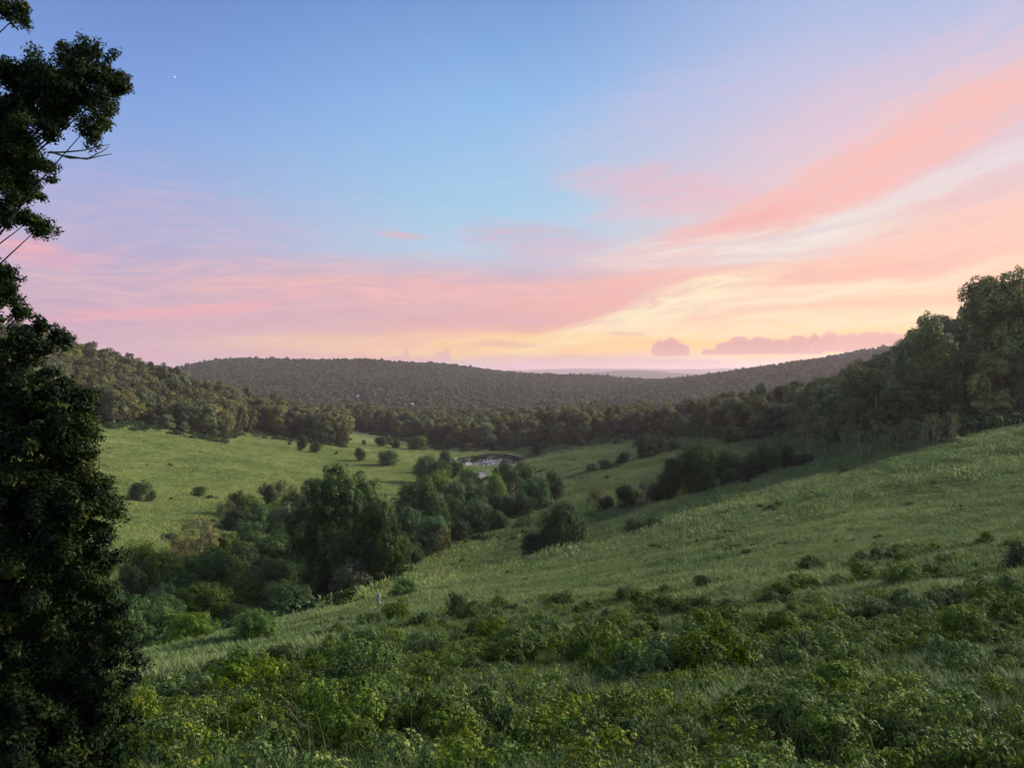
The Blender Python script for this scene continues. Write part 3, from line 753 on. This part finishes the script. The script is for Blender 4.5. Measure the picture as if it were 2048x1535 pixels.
for q in near:
    parts, H0, W0 = gum[int(R.integers(len(gum)))]
    big = ('tall ' if fh[q] > 16.5 else 'low ' if fh[q] < 12.5 else '')+('broad' if fw[q] > 10.2 else 'narrow' if fw[q] < 8.8 else 'rounded')
    dd_ = fy[q]-np.interp(px[q], EPX, EDG)
    pos = 'at the grassy edge' if dd_ < 14 else 'inside the edge' if dd_ < 45 else 'well inside'
    if px[q] < 720: lb, gr = 'leafy gum tree in the forest covering the left hillside', 'gum trees of the left hillside'
    elif px[q] < 1290: lb, gr = 'gum tree of the wood on the valley floor behind the pond', 'gum trees behind the pond'
    else: lb, gr = 'tall gum tree of the dark forest on the right ridge', 'gum trees of the right ridge'
    if px[q] < 720: sec = 'above the sloping meadow' if px[q] < 470 else 'above the meadow pair' if px[q] < 600 else 'where hillside meets valley'
    elif px[q] < 1290: sec = 'beyond the meadow strip' if px[q] < 890 else 'directly behind the pond' if px[q] < 1060 else 'at the ridge foot'
    else: sec = 'above the far scrub' if px[q] < 1440 else 'above the dark row' if px[q] < 1680 else 'behind the grey saplings' if px[q] < 1930 else 'at the ridge top'
    lb = f'{big} gum tree {pos} {sec}'
    s = fw[q]/W0
    place('gum_tree', parts, (fx[q], fy[q], fz[q]), R.random()*6.28, (s, s, fh[q]/H0), lb, 'tree', gr)

# ------------------------------------------------------------------ uncountable stuff through geometry nodes
lib = bpy.data.collections.new('sources')
def scatter(name, pts, rotz, scl, sources, label, cat):
    col = bpy.data.collections.new(name+'_source')
    for k, sm in enumerate(sources):
        o = bpy.data.objects.new('%s_source_%02d' % (name, k), sm); col.objects.link(o)
    me = bpy.data.meshes.new(name); me.vertices.add(len(pts)); me.vertices.foreach_set('co', np.asarray(pts, np.float32).ravel())
    rot = np.zeros((len(pts), 3), np.float32); rot[:, 2] = rotz
    if np.ndim(scl) == 1: scl = np.stack([scl, scl, scl], 1)
    a = me.attributes.new('rot', 'FLOAT_VECTOR', 'POINT'); a.data.foreach_set('vector', rot.ravel())
    a = me.attributes.new('scl', 'FLOAT_VECTOR', 'POINT'); a.data.foreach_set('vector', np.asarray(scl, np.float32).ravel())
    a = me.attributes.new('idx', 'INT', 'POINT'); a.data.foreach_set('value', R.integers(0, len(sources), len(pts)).astype(np.int32))
    o = bpy.data.objects.new(name, me); sc.collection.objects.link(o)
    g = bpy.data.node_groups.new(name, 'GeometryNodeTree')
    g.interface.new_socket('Geometry', in_out='INPUT', socket_type='NodeSocketGeometry')
    g.interface.new_socket('Geometry', in_out='OUTPUT', socket_type='NodeSocketGeometry')
    N = g.nodes.new; gi = N('NodeGroupInput'); go = N('NodeGroupOutput'); ip = N('GeometryNodeInstanceOnPoints'); ci = N('GeometryNodeCollectionInfo')
    ci.inputs['Collection'].default_value = col; ci.inputs['Separate Children'].default_value = True; ci.inputs['Reset Children'].default_value = True
    ip.inputs['Pick Instance'].default_value = True
    def na_(n, t):
        k = N('GeometryNodeInputNamedAttribute'); k.data_type = t; k.inputs[0].default_value = n
        return [s for s in k.outputs if s.enabled and s.name == 'Attribute'][0]
    L = g.links.new
    L(gi.outputs[0], ip.inputs['Points']); L(ci.outputs[0], ip.inputs['Instance'])
    er = N('FunctionNodeEulerToRotation'); L(na_('rot', 'FLOAT_VECTOR'), er.inputs[0]); L(er.outputs[0], ip.inputs['Rotation'])
    L(na_('scl', 'FLOAT_VECTOR'), ip.inputs['Scale']); L(na_('idx', 'INT'), ip.inputs['Instance Index'])
    L(ip.outputs[0], go.inputs[0])
    md = o.modifiers.new('scatter', 'NODES'); md.node_group = g
    return tag(o, label, cat, kind='stuff')
def merged(cm_args, trunk_r, H0):
    cm, cc = cm_args; n = len(cm.vertices); V = np.zeros(n*3, np.float32); cm.vertices.foreach_get('co', V)
    Qc = np.arange(n).reshape(-1, 4); tone = np.zeros(len(cm.polygons), np.float32); cm.attributes['tone'].data.foreach_get('value', tone)
    tv, tq = trunk_parts(7, cc, trunk_r, 2, H0*.8, nl=3, k=4)
    V = np.concatenate([V.reshape(-1, 3), tv]); Qa = np.concatenate([Qc, tq+n])
    return mesh_np('forest_tree', V, Qa, [cm.materials[0], M['palebark']], np.concatenate([tone, np.zeros(len(tq))]), midx=np.r_[np.zeros(len(Qc)), np.ones(len(tq))])
mid = [merged(crown_mesh('c', 300+q, 4.6, 3, 17.5, M['forest'], lobes=14, leaves=2600, leaf=.8, lobe=.42, spread=.86, top=.9), .22, 18) for q in range(5)]
far = [merged(crown_mesh('c', 320+q, 4.6, 3, 17.5, M['far'], lobes=10, leaves=700, leaf=1.5, lobe=.42, spread=.86, top=.9, fill=.2), .22, 18) for q in range(4)]
rest = ~isnear
for nm, sel, src, lb in (('forest', rest & (fy < 800), mid, 'gum forest filling the valley sides behind the front trees'),
                         ('distant_forest', rest & (fy >= 800), far, 'hazy gum forest covering the far ridge')):
    sc3 = np.stack([fw[sel]/9.2, fw[sel]/9.2, fh[sel]/18], 1)
    scatter(nm, np.stack([fx[sel], fy[sel], fz[sel]-.3], 1), R.random(sel.sum())*6.28, sc3, src, lb, 'forest')

# --- grass
def tuft_mesh(seed, n, spread, h, w, mat, lean=.35, seedheads=0.0):
    g = np.random.default_rng(seed)
    b = np.zeros((n, 3)); r = spread*np.sqrt(g.random(n)); a = g.random(n)*6.28; b[:, 0] = r*np.cos(a); b[:, 1] = r*np.sin(a); b[:, 2] = -.05
    hh = h*g.uniform(.5, 1.15, n)[:, None]; a2 = g.random(n)*6.28
    out = np.stack([np.cos(a2), np.sin(a2), 0*a2], 1)*(lean*g.random(n)**.7)[:, None]
    side = np.stack([-np.sin(a2+g.normal(size=n)*.6), np.cos(a2), 0*a2], 1)*(w/2)
    up = np.array([0, 0, 1.0])
    p1 = b+hh*(up*.55+out*.35); p2 = b+hh*(up*1.0+out*1.2)
    V = np.stack([b-side, b+side, p1+side*.8, p1-side*.8, p2-side*.12, p2+side*.12], 1).reshape(-1, 3)
    k = np.arange(n)*6; Qa = np.concatenate([np.stack([k, k+1, k+2, k+3], 1), np.stack([k+3, k+2, k+5, k+4], 1)])
    tone = np.tile(g.random(n), 2)
    return mesh_np('grass_tuft', V, Qa, mat, tone)
near_t = [tuft_mesh(400+q, 70, .24, .21, .008, M['lush' if q < 3 else 'slope'], .7) for q in range(5)]
mid_t = [tuft_mesh(410+q, 150, .70, .17, .022, M['slope'], .6) for q in range(4)]
far_t = [tuft_mesh(420+q, 220, 2.2, .17, .055, M['grass'], .8) for q in range(4)]
def sample(n, d0, d1, pw=1.0):
    d = np.exp(R.uniform(math.log(d0), math.log(d1), int(n))) if pw == 0 else (R.random(int(n))**pw)*(d1-d0)+d0
    p = R.uniform(-120, 2170, int(n)); x = (p-1024)/F*d
    return p, x, d
def grass(name, n, d0, d1, src, s0, s1, label, p0=-200, p1=3000):
    p, x, d = sample(n, d0, d1, 0 if d1 < 300 else 1.0)
    q_ = p+R.normal(size=len(p))*60; k = (q_ > p0) & (q_ < p1); p, x, d = p[k], x[k], d[k]
    k = (wooded(x, d) < .5) & ((p > 300) | (d > 12.5))
    for pd in PONDS: k &= pond_e(x, d, pd) > 1.06
    if d1 > 300: k &= R.random(len(d)) < np.clip((d-75)/70, 0, 1)
    elif d1 > 100: k &= R.random(len(d)) < np.clip((165-d)/70, 0, 1)
    k &= ~((d > 200) & (HZ+(CZ-H(x, d))*F/d < 700))
    p, x, d = p[k], x[k], d[k]
    patch = .75+.9*np.clip(vnoise(x/3.1, d/3.1)+.5, 0, 1)*np.clip(.4+vnoise(x/11, d/11)+.5, .5, 1.4)
    patch = patch*(.55+.9*np.clip(vnoise(x/8+d/30, (d-x*.25)/2.2)+.5, 0, 1))
    s = R.uniform(s0, s1, len(x))*patch
    return scatter(name, np.stack([x, d, H(x, d)], 1), R.random(len(x))*6.28, s, src, label, 'grass')
grass('tall_grass', 34000, 4.5, 40, near_t, .8, 1.5, 'tall green grass between the near weeds')
grass('slope_grass', 80000, 26, 165, mid_t, .8, 1.5, 'rank grass on the lip and the open slope')
far_s = [tuft_mesh(430+q, 220, 2.2, .17, .055, M['slope'], .8) for q in range(4)]
grass('meadow_grass', 100000, 75, 470, far_t, .8, 1.5, 'pale pasture grass of the sloping meadow', p1=1000)
grass('hillside_grass', 100000, 75, 470, far_s, .8, 1.5, 'cool green pasture grass of the open hillside', p0=1000)

# --- lantana thicket: individual bushes plus low undergrowth
def shrub_mesh(name, seed, r, h, leaves, leaf, mat, lobes=16):
    return crown_mesh(name, seed, r, -.12*h, h, M[mat], lobes=lobes, leaves=leaves, leaf=leaf, lobe=.34, spread=.82, shell=.45, asp=.62, fill=.08)[0]
def stems_mesh(seed, r, h, n=9):
    g = np.random.default_rng(seed); ps = []
    for k in range(n):
        a = g.random()*6.28; q = r*g.uniform(.3, .95)
        e = np.array([q*math.cos(a), q*math.sin(a), h*g.uniform(.55, 1.04)])
        ps.append(tube([(0, 0, -.1), e*np.array([.35, .35, .5]), e], [.018, .012, .004], 4))
    V, Qa = joinq(ps); return mesh_np('stems', V, Qa, M['bark'])
BUSH = [([('foliage', shrub_mesh('foliage', 500+q, .8, 1.05, 7000, .056, 'lantana')), ('stems', stems_mesh(520+q, .8, 1.05))]) for q in range(6)]
def inside(px, py, poly):
    c = False; n = len(poly)
    for i in range(n):
        x1, y1 = poly[i]; x2, y2 = poly[(i+1) % n]
        if (y1 > py) != (y2 > py) and px < (x2-x1)*(py-y1)/(y2-y1)+x1: c = not c
    return c
ZA = [(555,1345),(640,1290),(760,1255),(900,1215),(1100,1202),(1300,1195),(1500,1155),(1700,1115),(1900,1100),(2060,1085),(2060,1320),(1750,1330),(1600,1400),(1450,1425),(1350,1430),(1250,1395),(1130,1320),(980,1345),(800,1395),(560,1400)]
ZB = [(230,1470),(500,1450),(700,1460),(900,1430),(1060,1430),(1250,1480),(1400,1535),(1400,1560),(220,1560)]
ZC = [(1500,1420),(1750,1360),(2060,1340),(2060,1560),(1420,1560)]
ZD = [(330,1400),(560,1350),(760,1300),(600,1420),(300,1450)]
taken = []
def bushes(poly, n, mind, s0, s1, label, group):
    xs = [p[0] for p in poly]; ys = [p[1] for p in poly]; made = 0; tries = 0
    while made < n and tries < n*40:
        tries += 1
        a, b = R.uniform(min(xs), max(xs)), R.uniform(min(ys), max(ys))
        if not inside(a, b, poly): continue
        x, y, z = at(a, b); s = R.uniform(s0, s1)
        if any((x-t[0])**2+(y-t[1])**2 < (mind*(s+t[2])/2)**2 for t in taken): continue
        taken.append((x, y, s)); made += 1
        sec = 'below the old grey post' if a < 760 else 'round the bushy sapling' if a < 1050 else 'below the lone round tree' if a < 1320 else 'near the nearly black bush' if a < 1760 else 'towards the forest corner'
        ys_ = [q[1] for q in poly]; f = (b-np.interp(a, [q[0] for q in poly[:len(poly)//2]], ys_[:len(poly)//2]))
        zone = 'upper rim' if f < 45 else 'middle' if f < 120 else 'lower rim'
        sz = 'big' if s > s0+(s1-s0)*.62 else 'small' if s < s0+(s1-s0)*.3 else 'medium'
        place('lantana_bush', BUSH[int(R.integers(6))], (x, y, z), R.random()*6.28, (s, s, s*R.uniform(.75, 1.15)), f'{sz} {label} {zone}, {sec}', 'bush', group)
    print(label, made)
bushes(ZA, 160, .82, .42, 1.08, 'lantana bush on the thicket\'s', 'bushes of the lantana thicket')
bushes(ZB, 48, .9, .35, .75, 'weedy bush on bottom patch\'s', 'small bushes below the camera')
bushes(ZC, 34, .9, .35, .75, 'scattered bush in tall grass,', 'scattered bushes in the tall grass')
bushes(ZD, 16, .9, .6, 1.0, 'low bush on grassy lip\'s', 'bushes on the grassy lip')
herb = [shrub_mesh('undergrowth', 540+q, .32, .44, 620, .038, 'lantana', 9) for q in range(6)]
n = 22000; p, x, d = sample(n, 5, 75, 0)
py = HZ+(CZ-H(x, d))*F/d
k = np.array([(a > 300 or d_ > 12.5) and ((inside(a, b, ZA) and nn > -.05) or (inside(a, b, ZB) and nn > .08) or (inside(a, b, ZD) and nn > .05) or (inside(a, b, ZC) and nn > .2) or R.random() < .05) for a, b, nn, d_ in zip(p, py, vnoise(x/2.2, d/2.2)+.4*vnoise(x/.8, d/.8), d)])
x, d = x[k], d[k]
scatter('undergrowth', np.stack([x, d, H(x, d)], 1), R.random(len(x))*6.28, R.uniform(.5, 1.25, len(x)), herb, 'leafy low undergrowth between the bushes', 'undergrowth')
m = new_mat('dry_stalk'); M['stalk'] = finish(m, ramp(attr('tone'), [(0,(.022,.028,.012)),(.6,(.060,.055,.026)),(1,(.13,.11,.06))], srgb=False), .8, .1, .1)
stalk = [tuft_mesh(640+q, 7, .25, .55, .006, M['stalk'], .30) for q in range(4)]+[tuft_mesh(650+q, 16, .3, .40, .007, M['stalk'], .5) for q in range(2)]
p, x, d = sample(5200, 5.5, 60, 0); py = HZ+(CZ-H(x, d))*F/d
k = np.array([(b > 1200 or R.random() < .15) and R.random() < (.9 if inside(a, b, ZC) else .4) for a, b in zip(p, py)]) & ((p > 300) | (d > 12.5)); x, d = x[k], d[k]
scatter('dry_stalks', np.stack([x, d, H(x, d)], 1), R.random(len(x))*6.28, R.uniform(.6, 1.35, len(x)), stalk, 'thin brown weed stalks standing in the near grass', 'weeds')
# sparse dark weeds over the open slope
weed = [shrub_mesh('slope_weeds', 560+q, .5, .5, 260, .13, 'dark', 7) for q in range(4)]
p, x, d = sample(9000, 35, 330, 0)
k = (wooded(x, d) < .3) & (vnoise(x/16, d/16)+.6*vnoise(x/4, d/9) > .16) & ((p > 900) | (R.random(len(x)) < .10)); x, d = x[k], d[k]
for pd in PONDS:
    k = pond_e(x, d, pd) > 1.5; x, d = x[k], d[k]
scatter('slope_weeds', np.stack([x, d, H(x, d)], 1), R.random(len(x))*6.28, R.uniform(.5, 1.5, len(x))*np.clip(d/120, .6, 1.5), weed, 'dark weeds dotting the open slope', 'weeds')
# scrub on the gully floor
under = [shrub_mesh('gully_scrub', 580+q, 1.3, 1.1, 1300, .19, 'giant', 10) for q in range(4)]
pts = []
for a0, d0, a1, d1, wd, n in [(300, 66, 470, 90, 13, 130), (470, 90, 690, 125, 14, 190), (600, 125, 800, 165, 14, 190), (800, 150, 960, 230, 18, 260), (940, 200, 1010, 320, 17, 200), (480, 150, 600, 190, 12, 90)]:
    for k in range(n):
        f = R.random(); dd = d0+(d1-d0)*f; aa = a0+(a1-a0)*f; xx = (aa-1024)/F*dd+R.normal()*wd*.5
        dd += R.normal()*5
        if min(pond_e(xx, dd, q) for q in PONDS) > 1.3: pts.append((xx, dd, float(H(xx, dd))))
scatter('gully_scrub', pts, R.random(len(pts))*6.28, R.uniform(.6, 1.6, len(pts)), under, 'tangled scrub covering the gully floor', 'scrub')

pts = []
for k in range(1500):
    a = R.uniform(1270, 2150) if k < 1000 else R.uniform(200, 1270); e = float(np.interp(a, EPX, EDG)); dd = e*R.uniform(.955, 1.06)
    xx = (a-1024)/F*dd; pts.append((xx, dd, float(H(xx, dd))-.1))
scatter('forest_edge_scrub', pts, R.random(len(pts))*6.28, R.uniform(.8, 2.6, len(pts)), under, 'leafy scrub skirting the forest edge', 'scrub')

# --- pale tall weeds with lance leaves
def tallweed(seed, h):
    g = np.random.default_rng(seed); n = 46
    z = np.linspace(.15, .98, n)*h; a = np.arange(n)*2.4
    o = np.stack([np.cos(a), np.sin(a), 0*a], 1)
    L = (.20*(1-.55*z/h)+.03)*g.uniform(.8, 1.2, n)
    b = np.stack([0*z, 0*z, z], 1); sd = np.stack([-np.sin(a), np.cos(a), 0*a], 1)*.016
    m1 = b+o*L[:, None]*.55+np.array([0, 0, .05]); tip = b+o*L[:, None]*1.05+np.array([0, 0, .02])
    V = np.stack([b, m1+sd, tip, m1-sd], 1).reshape(-1, 3)
    lm = mesh_np('leaves', V, np.arange(4*n).reshape(-1, 4), M['pale'], g.random(n))
    tv, tq = tube([(0, 0, -.1), (.01, 0, h*.5), (.0, .02, h)], [.011, .008, .003], 5)
    return [('leaves', lm), ('stem', mesh_np('stem', tv, tq, M['pale']))]
TW = [tallweed(600+q, 1.0) for q in range(3)]
for k, (a, b, hp, lb) in enumerate([(1875, 1500, 110, 'tallest silvery stalk with upright lance leaves'), (1650, 1372, 62, 'pale lance-leaved weed beside the nearly black bush'),
        (1520, 1365, 60, 'pale lance-leaved weed standing alone before the thicket'), (1382, 1520, 62, 'silvery weed at the lower rim of the near bushes'),
        (1052, 1505, 60, 'silvery weed among the small bushes below the camera'), (1085, 1515, 48, 'short silvery weed next to a taller one'),
        (1810, 1492, 50, 'short silvery weed beside the tallest stalk'), (1440, 1500, 44, 'small silvery weed in the gap of the bushes')]):
    x, y, z = at(a, b); s = hp*y/F
    place('lance_leaved_weed', TW[k % 3], (x, y, z), k*1.1, (s*1.2, s*1.2, s), lb, 'weed', 'silvery lance-leaved weeds')
# --- old posts
def post(name, px, py, hp, wp, label, mat='wood'):
    x, y, z = at(px, py); h = hp*y/F; r = wp*y/F/2
    g = np.random.default_rng(int(px)); n = 7
    pts = [(g.normal()*.02*h*(k > 0), 0, -.3+(h+.3)*k/(n-1)) for k in range(n)]
    V, Qa = tube(pts, [r*(1.1-.03*k+g.uniform(-.06, .06)) for k in range(n)], 9)
    V = np.vstack([V, [pts[-1]]]); m_ = len(V)-1
    T = [(m_-9+j, m_-9+(j+1) % 9, m_) for j in range(9)]
    V[m_-9:m_, 2] += g.uniform(-.04, .04, 9)*h
    o = bpy.data.objects.new(name, mesh_np(name, V, Qa, M[mat], T=T)); o.location = (x, y, z); sc.collection.objects.link(o)
    tag(o, label, 'post', 'old posts')
post('wooden_post', 757, 1216, 30, 8, 'thick weathered grey post below the pale-topped tree')
post('wooden_post', 522, 880, 9, 2.4, 'thin fence post on the upper left meadow')
post('wooden_post', 260, 1368, 16, 6, 'short broken stump of a post beside the big dark near tree')
# --- farmhouse far in the valley
def box(x0, x1, y0, y1, z0, z1):
    V = [(x, y, z) for z in (z0, z1) for y in (y0, y1) for x in (x0, x1)]
    return np.array(V, float), np.array([(0,1,3,2)[::-1],(4,5,7,6),(0,1,5,4),(1,3,7,5),(3,2,6,7),(2,0,4,6)])
def house(px, d, w, label, up):
    x, y, z = atd(px, d)
    wv_ = joinq([box(-w/2, w/2, -4, 4, -2, 3.2+up)])
    V = np.array([(-w/2-.5, -4.6, 3.2), (w/2+.5, -4.6, 3.2), (w/2-2, 0, 5.6), (-w/2+2, 0, 5.6), (-w/2-.5, 4.6, 3.2), (w/2+.5, 4.6, 3.2)], float); V[:, 2] += up+.02
    rf = mesh_np('roof', V, [(0,1,2,3),(4,3,2,5)], M['roof'], T=[(0,3,4),(1,5,2)])
    win = joinq([box(a, a+1.2, -4.05, -4.0, 1.0+up, 2.3+up) for a in (-w/3, 0, w/3-1.2)])
    place('farmhouse', [('wall', mesh_np('wall', *wv_, M['wall'])), ('roof', rf), ('window', mesh_np('window', *win, M['water']))], (x, y, z), .2, (1, 1, 1), label, 'house')
house(824, 1180, 7, 'white roofed farmhouse showing between treetops behind the pond', 0)
house(716, 1290, 6, 'small grey-roofed house in the trees at the foot of the far ridge', 0)

# --- the big dark tree at the viewer's side
def blob_crown(name, seed, blobs, leaves, leaf, mat):
    """blobs: (x, y, z, radius) in metres around the trunk base"""
    g = np.random.default_rng(seed); B = np.array(blobs, float)
    # every blob is itself a cluster of sprays
    C = []; r_ = []
    for b in B:
        k = max(7, int(130*b[3]**2))
        d_ = unit(g.normal(size=(k, 3)))*g.uniform(.35, 1.0, (k, 1))
        C.append(b[:3]+d_*b[3]*np.array([1, 1, .9])); r_.append(g.uniform(.10, .24, k)*min(1, b[3]+.5))
    C = np.concatenate(C); r_ = np.concatenate(r_)
    idx = g.choice(len(C), leaves, p=r_**2/(r_**2).sum())
    dd = unit(g.normal(size=(leaves, 3)))
    ax = unit(g.normal(size=(len(C), 3))+np.array([0, 0, -.5]))*(r_*1.0)[:, None]
    P_ = C[idx]+dd*(r_[idx]*.8*g.random(leaves)**.45)[:, None]*np.array([1, 1, .75])+ax[idx]*(g.random(leaves)**1.5)[:, None]*1.5
    N = unit(dd+np.array([0, 0, .5])+g.normal(size=(leaves, 3))*.5)
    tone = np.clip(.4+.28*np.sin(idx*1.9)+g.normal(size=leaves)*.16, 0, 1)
    s = leaf*g.uniform(.6, 1.3, leaves); V, Qa = leaf_quads(P_, N, s, s*.42, g, .35)
    return mesh_np(name, V, Qa, mat, tone), C
def near_tree(px, d, blobs_px, leaves, leaf, label, seed, trunk_r, ztop_py, limbs, twig=None):
    x0, y0, z0 = atd(px, d)
    bl = []
    for a, b, rr, dd in blobs_px:
        q = d+dd; bl.append(((a-1024)/F*q-x0, dd, CZ-(b-HZ)/F*q-z0, rr*.88*q/F))
    cm, C = blob_crown('crown', seed, bl, leaves, leaf, M['near'])
    zt = CZ-(ztop_py-HZ)/F*d-z0
    g = np.random.default_rng(seed); n = 9
    tp = [np.array([.12*math.sin(k*.9)*k/4, .1*math.cos(k*1.3)*k/4, -.4+(zt+.4)*k/(n-1)]) for k in range(n)]
    ps = [tube(tp, np.linspace(trunk_r, trunk_r*.3, n), 9)]
    for b in bl:
        for rep in range(limbs):
            e = np.array(b[:3])+g.normal(size=3)*b[3]*.45*(rep > 0)
            s = tp[int(np.clip((e[2]-np.hypot(e[0], e[1])*.7)/zt*(n-1), 1, n-2))]
            m1 = s*.6+e*.4+np.array([0, 0, -.12]); m2 = s*.25+e*.75+g.normal(size=3)*.06
            ps.append(tube([s, m1, m2, e], [trunk_r*.16, trunk_r*.10, .012, .004], 5))
    if twig:
        for line in twig:
            q = d-.3; pts = [np.array([(a-1024)/F*q-x0, -.3+.1*k, CZ-(b-HZ)/F*q-z0]) for k, (a, b) in enumerate(line)]
            ps.append(tube(pts, np.linspace(.014, .004, len(pts)), 5))
    V, Qa = joinq(ps)
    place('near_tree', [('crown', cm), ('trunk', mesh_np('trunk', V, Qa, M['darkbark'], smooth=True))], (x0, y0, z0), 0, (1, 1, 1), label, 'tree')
near_tree(-260, 10.5, [(-40,170,100,0),(40,160,70,.2),(110,150,62,-.2),(165,130,60,.1),(195,190,58,0),(215,150,40,.3),(130,215,62,.2),(55,240,70,-.1),(180,250,38,0),
    (232,170,26,.1),(20,330,66,.3),(-10,300,70,.1),(50,350,50,.1),(75,320,28,0),(-20,400,70,0),(65,380,34,.2),(20,420,40,0),(62,440,22,.2),(78,455,12,0),(15,15,26,.2),(45,22,12,.1),(-60,260,90,0),
    (-30,560,62,.3),(22,590,28,.2),(10,545,22,.3),(-30,600,50,0),(40,620,20,.3)],
    110000, .055, 'tall leaning tree reaching over the view with billowing leafy boughs against the sky', 700, .16, -60, 1,
    twig=[[(100,303),(130,312),(160,308),(180,290),(186,276)], [(95,305),(120,300),(150,292),(178,278),(188,272)], [(130,312),(165,314),(185,303),(200,295)]])
near_tree(-40, 8.8, [(-60,740,130,.3),(40,700,62,.2),(75,790,74,0),(110,860,76,-.2),(20,840,120,.2),(150,850,50,0),(170,800,26,.1),(85,655,26,.3),(118,668,13,.3),(160,900,34,0),(60,960,110,.1),(130,1000,80,-.2),(185,990,56,0),
    (225,1010,34,.1),(210,1050,44,0),(120,1090,90,0),(30,1100,130,.1),(185,1120,48,.1),(150,1190,80,0),(200,1240,40,.1),(60,1240,130,0),(170,1310,70,.1),(215,1370,34,0),(100,1390,110,-.1),
    (190,1450,55,0),(30,1450,130,-.2),(140,1520,90,-.2),(-40,1000,130,.2),(-60,1250,150,0),(215,1500,34,0),(232,1420,42,0),(236,1300,40,0),(240,1490,46,0),(236,1360,36,.1),(225,1230,40,0),(246,1545,44,-.1),(60,1600,120,-.2),(180,1590,70,-.3),(235,1560,40,-.2),(120,1560,90,-.9),(0,1560,120,-.9),(200,1180,44,.1),(160,1400,66,.2)],
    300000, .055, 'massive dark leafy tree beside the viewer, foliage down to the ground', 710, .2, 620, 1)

# ------------------------------------------------------------------ valley haze
me = mesh_np('haze', *box(-17000, 17000, -3000, 17000, float(gz.min())-1, CZ+max(110, float(gz.max()-CZ)+25)), None)
me.materials.clear()
m = bpy.data.materials.new('haze'); m.use_nodes = True; m.node_tree.nodes.clear()
pv = m.node_tree.nodes.new('ShaderNodeVolumePrincipled'); pv.inputs['Color'].default_value = (.74, .58, .68, 1)
pv.inputs['Density'].default_value = 9.0e-5; pv.inputs['Anisotropy'].default_value = .3
o = m.node_tree.nodes.new('ShaderNodeOutputMaterial'); m.node_tree.links.new(pv.outputs[0], o.inputs['Volume'])
me.materials.append(m)
hz = bpy.data.objects.new('haze', me); sc.collection.objects.link(hz); tag(hz, 'thin violet morning haze lying in the valley', 'haze', kind='stuff')
# tell look-alikes of one label apart by their order across the view
ORD = 'first second third fourth fifth sixth seventh eighth ninth tenth eleventh twelfth thirteenth fourteenth fifteenth sixteenth seventeenth eighteenth nineteenth twentieth'.split()
byl = {}
for o_ in sc.objects:
    if o_.get('category') and o_.get('label'): byl.setdefault(o_['label'], []).append(o_)
for lb, os_ in byl.items():
    if len(os_) > 1:
        os_.sort(key=lambda q: q.location.x/q.location.y)
        for k_, o_ in enumerate(os_): o_['label'] = lb+(', leftmost' if k_ == 0 else ', rightmost' if k_ == len(os_)-1 else f', {ORD[k_]} from left' if k_ < 20 else f', {k_+1}th from left')
        if len(lb.split()) > 13: print('LONG', lb)
print('objects', len(sc.objects))
